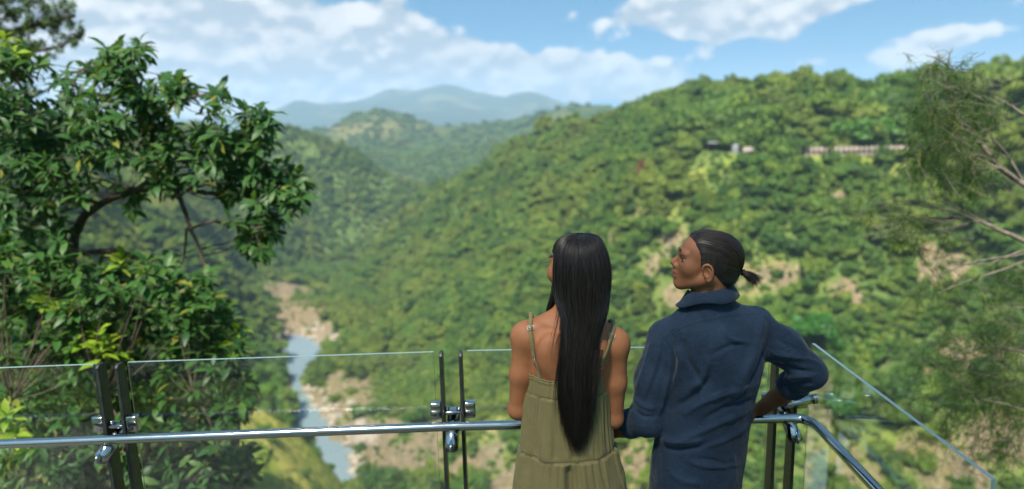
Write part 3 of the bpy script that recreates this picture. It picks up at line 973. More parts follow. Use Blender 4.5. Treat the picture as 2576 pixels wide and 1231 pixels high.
# white water tank and the pale roof of the station shelter
t1 = at(1849, 378, 446); tk = empty('water_tank', t1)
a = np.linspace(0, 2 * np.pi, 20, endpoint=False); prof = [(2.3, -3), (2.3, 2.6), (2.2, 2.9), (1.5, 3.5), (.5, 3.9)]
V = np.array([[t1[0] + r_ * math.cos(t), t1[1] + r_ * math.sin(t), t1[2] + z_] for r_, z_ in prof for t in a])
F = [(i * 20 + j, i * 20 + (j + 1) % 20, (i + 1) * 20 + (j + 1) % 20, (i + 1) * 20 + j) for i in range(4) for j in range(20)] + [tuple(80 + j for j in range(20))]
put('tank_body', V, F, m_white, tk, smooth=True)
v_, f_ = tube([t1 + [0, 0, 3.9], t1 + [0, 0, 4.3]], .35, 10); put('hatch', v_, f_, m_white, tk)
tag(tk, 'white round water tank beside the railway line', 'tank')
t2 = at(1795, 372, 452); sh_ = empty('station_shelter', t2)
for s in (-1, 1):
    v_ = np.array([t2 + [-4, 0, 4.0], t2 + [4, 0, 4.0], t2 + [4, s * 2.0, 3.2], t2 + [-4, s * 2.0, 3.2]]); v_ = np.vstack([v_, v_ - [0, 0, .12]])
    put('roof_sheet', v_, [(0, 1, 2, 3), (7, 6, 5, 4), (0, 4, 5, 1), (1, 5, 6, 2), (2, 6, 7, 3), (3, 7, 4, 0)], m_white, sh_)
for x_ in (-3.6, 0, 3.6):
    for s in (-1.7, 1.7):
        v_, f_ = tube([t2 + [x_, s, -2], t2 + [x_, s, 3.25]], .09, 6); put('post', v_, f_, m_red, sh_)
tag(sh_, 'small pale roofed shelter half hidden by trees beside the railway', 'shelter')
# ------------------------------------------------------------------ platform and balustrade
m_deck = principled('grey_decking', (.22, .20, .18), .8, noise_scale=6, noise_amt=.25)
m_steel, nt, out = mat('polished_steel')
tcn = nt.n('ShaderNodeTexCoord')
st = nt.n('ShaderNodeMapping', {0: tcn.outputs['Object'], 3: (3, 60, 60)})
f = nt.noise(st.outputs[0], 5, 3)
b = nt.n('ShaderNodeBsdfPrincipled', {'Base Color': (.46, .46, .445, 1), 'Metallic': 1.0, 'Roughness': nt.m('ADD', nt.m('MULTIPLY', f, .16), .06)})
nt.t.links.new(b.outputs[0], out.inputs[0])
m_blackbar = principled('black_painted_steel', (.022, .024, .024), .38, noise_scale=30, noise_amt=.4, bump=.05, bump_scale=300)
m_glass, nt, out = mat('clear_glass')
tcn = nt.n('ShaderNodeTexCoord')
dust = nt.noise(tcn.outputs['Object'], 3.0, 6, .65)
dust2 = nt.noise(tcn.outputs['Object'], 60.0, 3, .6)
g = nt.n('ShaderNodeBsdfPrincipled', {'Base Color': (.955, .985, .965, 1), 'Roughness': 0.0, 'IOR': 1.5, 'Transmission Weight': 1.0})
d_ = nt.n('ShaderNodeBsdfDiffuse', {'Color': (.8, .82, .8, 1)})
tl = nt.n('ShaderNodeMixShader', {0: nt.m('MULTIPLY', nt.m('MULTIPLY', nt.ramp(dust, .35, .8), nt.ramp(dust2, .3, .8)), .085), 1: g.outputs[0], 2: d_.outputs[0]})
nt.t.links.new(tl.outputs[0], out.inputs[0])
m_edge, nt, out = mat('ground_glass_edge')
g = nt.n('ShaderNodeBsdfPrincipled', {'Base Color': (.36, .52, .48, 1), 'Roughness': .35, 'IOR': 1.5, 'Transmission Weight': .35})
nt.t.links.new(g.outputs[0], out.inputs[0])

# platform floor with the ramp that comes up to it
A = Acc()
A.add(*box((-.95, 1.75, -.08), (2.15, 0, 0), (0, 1.35, 0), (0, 0, .08)))
tag(put('platform_floor', *A.out(), m_deck), 'grey platform floor of the lookout', kind='structure')
A = Acc(); A.add(*box((-.95, -1.6, .1), (2.15, 0, 0), (0, 2.0, .22), (0, -.006, .06)))
tag(put('access_ramp', *A.out(), m_deck), 'sloping walkway down to the lookout', kind='structure')

# set-out: rail line and post pairs from the photograph, then built true to size
RAIL_Z = 0.9
def on_rail_z(px, py, z=RAIL_Z):
    return on_z(px, py, z)


rl = [on_rail_z(-260, 1128), on_rail_z(0, 1117), on_rail_z(1125, 1073), on_rail_z(1985, 1052)]
c1 = on_rail_z(2040, 1055)
slope_dir = None
vp = ray(1432, 403); vp = -vp / np.linalg.norm(vp)             # the side rail climbs back towards the viewer
r2 = c1 + vp * 1.9
bal = empty('glass_balustrade', (0, 2.6, 0))
pts = [rl[0], rl[1], rl[2], rl[3]]
# rounded corner
e1 = rl[3] + (c1 - rl[3]) * .35; e2 = c1 + vp * .10
corner = [(1 - t) ** 2 * e1 + 2 * t * (1 - t) * c1 + t * t * e2 for t in np.linspace(0, 1, 10)]
path = [rl[0], rl[1], (rl[1] + rl[2]) / 2, rl[2], (rl[2] + rl[3]) / 2, rl[3]] + corner + [c1 + vp * .5, c1 + vp * 1.0, r2]
v_, f_ = tube(np.array(path), .0178, 24)
put('handrail', v_, f_, m_steel, bal, smooth=True)
# welded joint sleeve
jp = rl[3] + (rl[2] - rl[3]) / np.linalg.norm(rl[2] - rl[3]) * .16
jd = (rl[3] - rl[2]) / np.linalg.norm(rl[3] - rl[2])
v_, f_ = tube(np.array([jp, jp + jd * .004]), .0192, 20); put('joint_ring', v_, f_, m_steel, bal, smooth=True)


def plate(name, p_top, p_bot, thick_dir, depth_dir, th, d_top, d_bot, m_, parent):
    """flat bar, deeper towards the foot, with a chamfered top"""
    t_ = np.asarray(thick_dir) * th / 2; dd = np.asarray(depth_dir)
    up = (p_top - p_bot) / np.linalg.norm(p_top - p_bot)
    prof = [p_bot - dd * d_bot / 2, p_bot + dd * d_bot / 2, p_top + dd * d_top / 2 - up * .012, p_top + dd * d_top * .25, p_top - dd * d_top * .3, p_top - dd * d_top / 2 - up * .01]
    V = np.array([q - t_ for q in prof] + [q + t_ for q in prof]); n = len(prof)
    F = [tuple(range(n))[::-1], tuple(range(n, 2 * n))] + [(i, (i + 1) % n, (i + 1) % n + n, i + n) for i in range(n)]
    o = put(name, V, F, m_, parent)
    return bevel(o, .0022)


def rounded_block(name, c, ax, ay, az_, m_, parent, w=.006):
    v_, f_ = box(c, ax, ay, az_)
    return bevel(put(name, v_, f_, m_, parent), w, 3)


def post_pair(px_l, px_r, py_top, py_rail, py_clamp, Yoff, square=True):
    """two flat bars with glass clamps, a bridging plate, and the bracket that carries the rail"""
    rail_pt = on_rail_z((px_l + px_r) / 2, py_rail)
    Y = rail_pt[1] + Yoff
    tops = [at(px_l, py_top, Y), at(px_r, py_top, Y)]
    side = tops[1] - tops[0]; side[2] = 0; side /= np.linalg.norm(side)
    dep = np.array([-side[1], side[0], 0])
    mid_clamp = [None, None]
    for k, tp in enumerate(tops):
        foot = np.array([tp[0], tp[1], -.25])
        plate('post', tp, foot, side, dep, .013, .055, .095, m_blackbar, bal)
    zc = at((px_l + px_r) / 2, py_clamp, Y)[2]
    for k, sgn in ((0, -1), (1, 1)):
        c = np.array([tops[k][0], tops[k][1], zc]) + side * sgn * .029 - dep * .012
        o = rounded_block('clamp', c, side * .0225, dep * .016, (0, 0, .033), m_steel, bal)
        for dz_ in (-.018, .018):
            q = c - dep * .016 + np.array([0, 0, dz_]) - side * sgn * .01
            v_, f_ = tube(np.array([q + dep * .001, q - dep * .0025]), [.0036, .003], 10); put('screw', v_, f_, m_blackbar, bal)
    m0 = np.array([(tops[0][0] + tops[1][0]) / 2, (tops[0][1] + tops[1][1]) / 2, zc])
    half = np.linalg.norm(tops[1] - tops[0]) / 2
    rounded_block('bridge_plate', m0 + [0, 0, -.012], side * (half - .0066), dep * .022, (0, 0, .006), m_steel, bal, .002)
    for sgn in (-1, 1):
        q = m0 + side * sgn * (half - .014) + np.array([0, 0, .002]) - dep * .006
        v_, f_ = tube(np.array([q - side * .010, q + side * .010]), [.007, .007], 10); put('bolt', v_, f_, m_steel, bal, smooth=False)
    # round stub below the bridge, running towards the walkway under the rail
    st0 = m0 + np.array([0, 0, -.035]) + dep * .02
    st1 = np.array([m0[0], rail_pt[1], RAIL_Z - .060]) - dep * .055
    st1[0] = m0[0] - dep[0] * (m0[1] - rail_pt[1] + .055)
    v_, f_ = tube(np.array([st0, st1]), .026, 20); put('bracket_arm', v_, f_, m_steel, bal, smooth=False)
    # bent pin holding the rail
    rr_ = np.array([st1[0], st1[1], RAIL_Z - .019]) + dep * .055
    a0 = st1 - dep * .001
    pin = catmull(np.array([a0, a0 - dep * .016 + [0, 0, -.004], a0 - dep * .020 + [0, 0, .016], rr_ - dep * .030 + [0, 0, -.012], rr_ + [0, 0, .003]]), 16)
    v_, f_ = tube(pin, .0065, 10); put('rail_pin', v_, f_, m_steel, bal, smooth=True)
    v_, f_ = box(rr_ + [0, 0, -.001], side * .024, dep * .008, (0, 0, .0025)); put('saddle', v_, f_, m_steel, bal)
    return tops, side, dep, zc


def pane(name, tl, tr, z_bot, th=.012):
    """sheet of toughened glass between two top corners"""
    tl = np.asarray(tl, float); tr = np.asarray(tr, float)
    d = tr - tl; d[2] = 0; d /= np.linalg.norm(d); nrm = np.array([-d[1], d[0], 0]) * th / 2
    bl = np.array([tl[0], tl[1], z_bot[0]]); br = np.array([tr[0], tr[1], z_bot[1]])
    V = np.array([tl - nrm, tr - nrm, br - nrm, bl - nrm, tl + nrm, tr + nrm, br + nrm, bl + nrm])
    F = [(0, 1, 2, 3)[::-1], (4, 5, 6, 7), (0, 1, 5, 4), (1, 2, 6, 5), (2, 3, 7, 6), (3, 0, 4, 7)]
    return put(name, V, F, None, bal, mats=[m_glass, m_edge], midx=[0, 0, 1, 1, 1, 1])


OFF = .085
T1, s1, d1, z1 = post_pair(252, 300, 914, 1101, 1062, OFF)
T2, s2, d2, z2 = post_pair(1109, 1158, 884, 1074, 1027, OFF)
T3, s3, d3, z3 = post_pair(1952, 2002, 862, 1052, 1003, OFF)
Yg = .085
def gl(px, py, ref):
    return at(px, py, ref[1] - .004)
pane('glass_pane', gl(-300, 937, T1[0] - s1 * .9 * 0), gl(236, 916, T1[0]), (0, 0))
pane('glass_pane', gl(322, 911, T1[1]), gl(1090, 885, T2[0]), (0, 0))
pane('glass_pane', gl(1174, 882, T2[1]), gl(1936, 868, T3[0]), (0, 0))
# side panel climbs with the ramp
s_far = at(2045, 864, c1[1] + .16)
s_near = s_far + vp * 1.0
pr = proj(s_near)
# stop the sheet where its end shows in the photograph
for k in range(60):
    s_near = s_far + vp * (.2 + .03 * k)
    if proj(s_near)[0] >= 2490: break
pane('glass_pane', s_far, s_near, (s_far[2] - 1.2, s_near[2] - 1.2))
# round fitting that ties the corner bars to the side panel
hz = np.array([T3[0][0] + .02, T3[0][1] - .05, z3])
he = at(2050, 1003, T3[1][1] - .03)
v_, f_ = tube(np.array([hz, he]), .0185, 20); put('corner_fitting', v_, f_, m_steel, bal, smooth=False)
dd_ = (he - hz) / np.linalg.norm(he - hz)
for q0, q1, r_ in ((he - dd_ * .012, he - dd_ * .007, .0205), (he - dd_ * .003, he + dd_ * .006, .0205), (he - dd_ * .06, he - dd_ * .058, .0192)):
    v_, f_ = tube(np.array([q0, q1]), r_, 20); put('fitting_ring', v_, f_, m_steel, bal)
tag(bal, 'frameless glass balustrade with steel handrail and paired black posts', 'balustrade')

# unseen tree added between platform and sun, only to thin the light on it
m_shade = foliage_mat('added_shade_tree_leaves', (.03, .07, .015), (.05, .10, .02), (.08, .13, .03), (.1, .13, .03), .2) if 'foliage_mat' in globals() else m_deck
for k, (dist, off, rad_, lb) in enumerate([(13, 0.0, 5.2, 'unseen tree added behind the lookout to shade the platform')]):
    hd = np.array([math.sin(SUN_AZ), math.cos(SUN_AZ)]); sd_ = np.array([hd[1], -hd[0]])
    g = hd * dist - sd_ * off * -1
    hgt = dist * math.tan(SUN_EL) + 1.6
    o = empty('added_shade_tree', (g[0], g[1], -3.0)); o.scale = (rad_, rad_, rad_)
    if 'crown_mesh' in globals():
        c_ = link('crown', crown_mesh('crown', 950 + k, 'round', 1500, m_shade, .075), o); c_.location = (0, 0, (hgt + 3.0) / rad_ - .85)
        link('trunk', trunk_mesh('trunk', 960 + k, (hgt + 3.0) / rad_ - .3, m_bark, .06), o)
    tag(o, lb, 'tree')
# ------------------------------------------------------------------ sculpting kit for the two people
from mathutils.bvhtree import BVHTree


class Sculpt:
    """signed distance sculpting on a grid, turned into a mesh with surface nets"""
    def __init__(self, lo, hi, h, zfine=None, detail=None):
        self.x = np.arange(lo[0], hi[0], h); self.y = np.arange(lo[1], hi[1], h)
        if detail is not None:
            # finer cells through the head
            c_, r_, hf = detail
            ax = []
            for a in range(3):
                g0 = np.arange(lo[a], c_[a] - r_, h * (2.2 if a == 2 else 1)); g2 = np.arange(c_[a] + r_, hi[a], h)
                if a == 2:
                    g0 = np.concatenate([np.arange(lo[2], .8, h * 2.2), np.arange(.8, c_[2] - r_, h)])
                ax.append(np.concatenate([g0, np.arange(c_[a] - r_, c_[a] + r_ - hf * .5, hf), g2]))
            self.x, self.y, self.z = ax
        elif zfine is None:
            self.z = np.arange(lo[2], hi[2], h)
        else:
            self.z = np.concatenate([np.arange(lo[2], zfine, h * 2.5), np.arange(zfine, hi[2], h)])
        self.D = np.full((len(self.x), len(self.y), len(self.z)), 1.0, np.float32)

    def _win(self, lo, hi):
        s = []
        for ax, a, b in ((self.x, lo[0], hi[0]), (self.y, lo[1], hi[1]), (self.z, lo[2], hi[2])):
            i = max(0, int(np.searchsorted(ax, a)) - 1); j = min(len(ax), int(np.searchsorted(ax, b)) + 1)
            s.append(slice(i, max(i + 1, j)))
        return tuple(s)

    def _grid(self, s):
        return np.meshgrid(self.x[s[0]], self.y[s[1]], self.z[s[2]], indexing='ij')

    def _merge(self, s, d, k, sub=False):
        a = self.D[s]
        if sub:
            d = -d
            h = np.clip(.5 - .5 * (a - d) / k, 0, 1)
            self.D[s] = a * (1 - h) + d * h + k * h * (1 - h)
        else:
            h = np.clip(.5 + .5 * (a - d) / k, 0, 1)
            self.D[s] = a * (1 - h) + d * h - k * h * (1 - h)

    def cone(self, a, b, r1, r2, k=.02, sub=False, flat=None):
        """round cone from a to b"""
        a = np.asarray(a, float); b = np.asarray(b, float); r = max(r1, r2) + k + .03
        s = self._win(np.minimum(a, b) - r, np.maximum(a, b) + r)
        X, Y, Z = self._grid(s)
        ba = b - a; L2 = ba @ ba + 1e-12
        t = np.clip(((X - a[0]) * ba[0] + (Y - a[1]) * ba[1] + (Z - a[2]) * ba[2]) / L2, 0, 1)
        d = np.sqrt((X - a[0] - t * ba[0]) ** 2 + (Y - a[1] - t * ba[1]) ** 2 + (Z - a[2] - t * ba[2]) ** 2) - (r1 + (r2 - r1) * t)
        self._merge(s, d, k, sub)

    def chain(self, pts, rad, k=.02):
        for i in range(len(pts) - 1):
            self.cone(pts[i], pts[i + 1], rad[i], rad[i + 1], k)

    def ell(self, c, rad, k=.02, axes=None, sub=False):
        c = np.asarray(c, float); rad = np.asarray(rad, float)
        B = np.eye(3) if axes is None else np.asarray(axes, float)     # rows: local axes
        R_ = rad.max() + k + .03
        s = self._win(c - R_, c + R_)
        X, Y, Z = self._grid(s)
        q = [(X - c[0]) * B[i, 0] + (Y - c[1]) * B[i, 1] + (Z - c[2]) * B[i, 2] for i in range(3)]
        k0 = np.sqrt(sum((q[i] / rad[i]) ** 2 for i in range(3))); k1 = np.sqrt(sum((q[i] / rad[i] ** 2) ** 2 for i in range(3)))
        d = k0 * (k0 - 1) / (k1 + 1e-9)
        self._merge(s, d, k, sub)

    def stack(self, rows, k=.02, yaw=0.0, power=2.0):
        """rows of (z, cx, cy, rx, ry): a trunk of elliptic sections"""
        rows = np.array(sorted(rows), float)
        z0, z1 = rows[0, 0], rows[-1, 0]; m_ = rows[:, 3:].max() + k + .04
        lo = [rows[:, 1].min() - m_, rows[:, 2].min() - m_, z0 - .05]; hi = [rows[:, 1].max() + m_, rows[:, 2].max() + m_, z1 + .05]
        s = self._win(lo, hi)
        X, Y, Z = self._grid(s); zc = self.z[s[2]]
        zz = np.linspace(z0, z1, 80); t_ = np.interp(zz, rows[:, 0], np.arange(len(rows)))
        sm = catmull(rows, 400); o_ = np.argsort(sm[:, 0]); sm = sm[o_]
        cx, cy, rx, ry = (np.interp(zc, sm[:, 0], sm[:, i])[None, None] for i in (1, 2, 3, 4))
        c_, s_ = math.cos(yaw), math.sin(yaw)
        u = (X - cx) * c_ + (Y - cy) * s_; v = -(X - cx) * s_ + (Y - cy) * c_
        q = (np.abs(u / rx) ** power + np.abs(v / ry) ** power) ** (1 / power)
        d = (q - 1) * np.minimum(rx, ry)
        d = np.maximum(d, np.maximum(z0 - Z, Z - z1))
        self._merge(s, d, k)

    def field(self, P):
        """trilinear sample"""
        P = np.asarray(P)
        out = []
        idx = []; fr = []
        for ax, c in ((self.x, P[:, 0]), (self.y, P[:, 1]), (self.z, P[:, 2])):
            i = np.clip(np.searchsorted(ax, c) - 1, 0, len(ax) - 2); idx.append(i); fr.append((c - ax[i]) / (ax[i + 1] - ax[i]))
        v = 0
        for a in (0, 1):
            for b in (0, 1):
                for c in (0, 1):
                    v = v + self.D[idx[0] + a, idx[1] + b, idx[2] + c] * (fr[0] if a else 1 - fr[0]) * (fr[1] if b else 1 - fr[1]) * (fr[2] if c else 1 - fr[2])
        return v

    def mesh(self):
        D = self.D; ins = D < 0
        nx, ny, nz = D.shape
        cnt = np.zeros((nx - 1, ny - 1, nz - 1), np.uint8)
        c8 = [ins[i:nx - 1 + i, j:ny - 1 + j, k:nz - 1 + k] for i in (0, 1) for j in (0, 1) for k in (0, 1)]
        for c in c8: cnt += c
        act = (cnt > 0) & (cnt < 8)
        I, J, K = np.nonzero(act)
        vid = np.full(act.shape, -1, np.int32); vid[I, J, K] = np.arange(len(I))
        acc = np.zeros((len(I), 3)); num = np.zeros(len(I))
        axs = (self.x, self.y, self.z)
        corners = [(a, b, c) for a in (0, 1) for b in (0, 1) for c in (0, 1)]
        for p in corners:
            for ax in range(3):
                if p[ax]: continue
                q = list(p); q[ax] = 1
                d0 = D[I + p[0], J + p[1], K + p[2]]; d1 = D[I + q[0], J + q[1], K + q[2]]
                cr = (d0 < 0) != (d1 < 0)
                t = np.where(cr, d0 / (d0 - d1 + 1e-12), 0)
                P0 = np.stack([self.x[I + p[0]], self.y[J + p[1]], self.z[K + p[2]]], -1)
                P1 = np.stack([self.x[I + q[0]], self.y[J + q[1]], self.z[K + q[2]]], -1)
                acc += np.where(cr[:, None], P0 + (P1 - P0) * t[:, None], 0); num += cr
        V = acc / np.maximum(num, 1)[:, None]
        F = []
        for ax in range(3):
            n1, n2 = [(1, 2), (2, 0), (0, 1)][ax]
            sl0 = [slice(1, -1)] * 3; sl1 = [slice(1, -1)] * 3
            sl0[ax] = slice(0, -1); sl1[ax] = slice(1, None)
            A0 = ins[tuple(sl0)]; A1 = ins[tuple(sl1)]
            ch = np.stack(np.nonzero(A0 != A1), -1)
            if not len(ch): continue
            flip = A0[tuple(ch.T)]
            g = ch + 1; g[:, ax] -= 1
            q = []
            for da, db in ((0, 0), (1, 0), (1, 1), (0, 1)):
                c = g.copy(); c[:, n1] -= 1 - da; c[:, n2] -= 1 - db
                q.append(vid[c[:, 0], c[:, 1], c[:, 2]])
            q = np.stack(q, -1)
            q = np.where(flip[:, None], q, q[:, ::-1])
            F.append(q)
        F = np.vstack(F); F = F[(F >= 0).all(1)]
        return V, F


def relax(V, F, it=2, lam=.5):
    E = np.vstack([F[:, [0, 1]], F[:, [1, 2]], F[:, [2, 3]], F[:, [3, 0]]])
    n = len(V); deg = np.bincount(E.ravel(), minlength=n)[:, None].clip(1)
    for _ in range(it):
        S = np.zeros_like(V)
        for a in range(3):
            S[:, a] = np.bincount(E[:, 0], V[E[:, 1], a], n) + np.bincount(E[:, 1], V[E[:, 0], a], n)
        V = V + (S / deg - V) * lam
    return V


def normals(V, F):
    fn = np.cross(V[F[:, 2]] - V[F[:, 0]], V[F[:, 3]] - V[F[:, 1]])
    N = np.zeros_like(V)
    for c in range(4):
        for a in range(3):
            N[:, a] += np.bincount(F[:, c], fn[:, a], len(V))
    return N / (np.linalg.norm(N, axis=1)[:, None] + 1e-12)


def fold(V, N, lines, facing=.0):
    """press folds into cloth: each line (photo polyline, height m, width m)"""
    px, py, dep = proj(V)
    view = (V - CAM) / np.linalg.norm(V - CAM, axis=1)[:, None]
    face = np.clip(-(view * N).sum(1) - facing, 0, .4) / .4
    disp = np.zeros(len(V))
    for pts, amp, wid in lines:
        Q = np.asarray(pts, float)
        if len(Q) > 2: Q = catmull(Q, 4 * len(Q))
        best = np.full(len(V), 1e9); tt = np.zeros(len(V))
        for i in range(len(Q) - 1):
            a, b = Q[i], Q[i + 1]; ba = b - a
            t = np.clip(((px - a[0]) * ba[0] + (py - a[1]) * ba[1]) / (ba @ ba + 1e-9), 0, 1)
            d = np.hypot(px - a[0] - t * ba[0], py - a[1] - t * ba[1])
            up = d < best; best = np.where(up, d, best); tt = np.where(up, (i + t) / (len(Q) - 1), tt)
        d = best * dep / FOCAL
        fade = np.clip(np.sin(np.pi * np.clip(tt, .04, .96)) * 1.6, 0, 1)
        # a ridge with a steeper far side
        disp += amp * np.exp(-(d / wid) ** 2) * fade
    return V + N * (disp * face)[:, None]


def bvh_of(V, F):
    return BVHTree.FromPolygons([tuple(v) for v in V], [tuple(map(int, f)) for f in F])


def cast(bvh, px, py):
    d = ray(px, py); d = d / np.linalg.norm(d)
    h = bvh.ray_cast(Vector(CAM), Vector(d))
    if h[0] is None:
        return None, None
    return np.array(h[0]), np.array(h[1])


def ribbon(pts, nrm, width, th, lift=.001):
    """strap of given width and thickness lying on points with normals"""
    P = np.asarray(pts); Nn = np.asarray(nrm)
    T = np.gradient(P, axis=0); T /= np.linalg.norm(T, axis=1)[:, None]
    S = np.cross(T, Nn); S /= np.linalg.norm(S, axis=1)[:, None]
    n = len(P)
    V = np.concatenate([P + Nn * lift - S * width / 2, P + Nn * lift + S * width / 2, P + Nn * (lift + th) + S * width / 2, P + Nn * (lift + th) - S * width / 2])
    F = []
    for i in range(n - 1):
        for a, b in ((0, 1), (1, 2), (2, 3), (3, 0)):
            F.append((a * n + i, b * n + i, b * n + i + 1, a * n + i + 1))
    F += [(0, 3 * n, 2 * n, n), (n - 1, 2 * n - 1, 3 * n - 1, 4 * n - 1)]
    return V, np.array(F)


def surf_line(bvh, pts, n, flipfix=True):
    Q = catmull(np.array(pts, float), n) if len(pts) > 2 else np.linspace(pts[0], pts[1], n)
    P = []; Nn = []
    for q in Q:
        p, m_ = cast(bvh, q[0], q[1])
        if p is None: continue
        if m_ @ (p - CAM) > 0: m_ = -m_
        P.append(p); Nn.append(m_)
    P = np.array(P); Nn = np.array(Nn)
    for _ in range(2):
        Nn[1:-1] = (Nn[:-2] + Nn[1:-1] + Nn[2:]) / 3
    return P, Nn / np.linalg.norm(Nn, axis=1)[:, None]


def strands(paths, radii, sides=3):
    """many hair strands: paths list of (n,3), one radius each, tapered"""
    A = Acc()
    for p, r_ in zip(paths, radii):
        n = len(p); tp = np.minimum(1, np.linspace(1.0, 0, n) * 2.2 + .12)
        A.add(*tube(p, r_ * tp, sides, cap=False))
    return A.out()


def hand(S, wrist, direction, back, size=.17, curl=.6, spread=.10, thumb_side=1, k=.006):
    """palm, four unequal bent fingers and a thumb from the side of the palm; back = direction the back of the hand faces"""
    d = np.asarray(direction, float); d /= np.linalg.norm(d)
    b = np.asarray(back, float); b = b - d * (b @ d); b /= np.linalg.norm(b)
    s = np.cross(d, b) * thumb_side
    pl = size * .5
    S.ell(wrist + d * pl * .55, (pl * .56, size * .235, size * .085), .012, (d, s, b))
    for i, (off, ln, r_) in enumerate(((.30, .40, .0078), (.10, .46, .0082), (-.10, .43, .0078), (-.29, .34, .0068))):
        p = wrist + d * pl * .92 + s * size * off * .62
        dirn = d + s * off * spread; ang = 0.0
        seg = [.45, .32, .23]
        for j in range(3):
            ang += curl * (.55 if j == 0 else .9)
            v_ = (d * math.cos(ang) - b * math.sin(ang)) + s * off * spread
            q = p + v_ / np.linalg.norm(v_) * size * ln * seg[j]
            S.cone(p, q, r_ * (1 - .07 * j), r_ * (.93 - .1 * j), k); p = q
    p = wrist + d * pl * .30 + s * size * .2
    q1 = p + (d * .6 + s * .75 - b * .35) * size * .22
    q2 = q1 + (d * .85 + s * .15 - b * .5 * (1 + curl)) * size * .17
    S.cone(p, q1, .0125, .0098, k); S.cone(q1, q2, .0095, .0075, k)


def skin_mat(name, base, dark, lip):
    m_, nt, out = mat(name)
    tcn = nt.n('ShaderNodeTexCoord')
    n1 = nt.noise(tcn.outputs['Object'], 14, 4); n2 = nt.noise(tcn.outputs['Object'], 420, 3)
    col = nt.mix(nt.ramp(n1, .3, .7), dark, base)
    lipf = nt.n('ShaderNodeAttribute', attribute_name='lip').outputs['Fac']
    brow = nt.n('ShaderNodeAttribute', attribute_name='brow').outputs['Fac']
    col = nt.mix(lipf, col, lip); col = nt.mix(brow, col, (.012, .008, .007))
    bp = nt.n('ShaderNodeBump', {'Strength': .3, 'Distance': .003, 'Height': n2})
    b = nt.n('ShaderNodeBsdfPrincipled', {'Base Color': col, 'Roughness': .56, 'Normal': bp.outputs[0], 'Subsurface Weight': .12, 'Subsurface Scale': .012, 'Specular IOR Level': .32})
    b.inputs['Subsurface Radius'].default_value = (1.0, .35, .18)
    nt.t.links.new(b.outputs[0], out.inputs[0])
    return m_


def cloth_mat(name, c0, c1, weave, wr_scale, wr_strength, rough=.85, sheen=.15):
    """woven cloth: slubby threads and small creases"""
    m_, nt, out = mat(name)
    tcn = nt.n('ShaderNodeTexCoord'); ob = tcn.outputs['Object']
    n1 = nt.noise(ob, 9, 5); 
    sx = nt.n('ShaderNodeMapping', {0: ob, 3: (weave, weave, weave * .06)}); sy = nt.n('ShaderNodeMapping', {0: ob, 3: (weave * .06, weave * .06, weave)})
    t1 = nt.noise(sx.outputs[0], 1, 2); t2 = nt.noise(sy.outputs[0], 1, 2)
    th = nt.m('ADD', t1, t2)
    f = nt.m('ADD', nt.m('MULTIPLY', n1, .5), nt.m('MULTIPLY', th, .35))
    col = nt.mix(nt.ramp(f, .4, .8), c0, c1)
    wr = nt.n('ShaderNodeTexNoise', {'Vector': ob, 'Scale': wr_scale, 'Detail': 5.0, 'Roughness': .55, 'Distortion': 1.0})
    rid = nt.m('ABSOLUTE', nt.m('SUBTRACT', wr.outputs[0], .5))
    b1 = nt.n('ShaderNodeBump', {'Strength': wr_strength, 'Distance': .012, 'Height': rid})
    b2 = nt.n('ShaderNodeBump', {'Strength': .22, 'Distance': .0015, 'Height': th, 'Normal': b1.outputs[0]})
    b = nt.n('ShaderNodeBsdfPrincipled', {'Base Color': col, 'Roughness': rough, 'Normal': b2.outputs[0], 'Sheen Weight': sheen, 'Sheen Roughness': .4, 'Specular IOR Level': .25})
    nt.t.links.new(b.outputs[0], out.inputs[0])
    return m_


def hair_mat(name, a, b_):
    m_, nt, out = mat(name)
    tcn = nt.n('ShaderNodeTexCoord')
    s_ = nt.n('ShaderNodeMapping', {0: tcn.outputs['Object'], 3: (260, 260, 9)})
    f = nt.noise(s_.outputs[0], 1, 3)
    b = nt.n('ShaderNodeBsdfPrincipled', {'Base Color': nt.mix(nt.ramp(f, .35, .7), a, b_), 'Roughness': .42, 'Specular IOR Level': .42})
    nt.t.links.new(b.outputs[0], out.inputs[0])
    return m_


m_skin_w = skin_mat('warm_brown_skin', (.345, .135, .057), (.285, .106, .043), (.30, .09, .065))
m_skin_m = skin_mat('deep_brown_skin', (.285, .115, .055), (.22, .086, .040), (.28, .095, .07))
m_hair = hair_mat('black_hair', (.008, .0065, .006), (.022, .016, .013))
m_hair_b = hair_mat('dark_brown_hair', (.010, .007, .006), (.034, .020, .013))
m_olive = cloth_mat('olive_cloth', (.158, .128, .050), (.205, .166, .070), 700, 26, .18)
m_navy = cloth_mat('navy_linen', (.007, .016, .032), (.021, .040, .070), 900, 24, .6)
m_trouser = cloth_mat('dark_trouser_cloth', (.03, .032, .036), (.05, .05, .055), 800, 14, .3)
m_silver = principled('silver_metal', (.5, .48, .45), .35, 1.0)
m_shoe = principled('tan_leather', (.22, .13, .07), .5)
m_eye = principled('eye_white', (.42, .39, .35), .3)
m_iris = principled('dark_iris', (.02, .012, .008), .1)
# ------------------------------------------------------------------ the woman
YW = 2.20
def Wp(px, py, dy=0.0):
    return at(px, py, YW + dy)


def wrow(py, l, r, cy, ry, extra=0.0):
    a = Wp(l, py, cy - ry * .35); b = Wp(r, py, cy - ry * .35)
    return (float((a[2] + b[2]) / 2), float((a[0] + b[0]) / 2), YW + cy, float(b[0] - a[0]) / 2 + extra, ry)


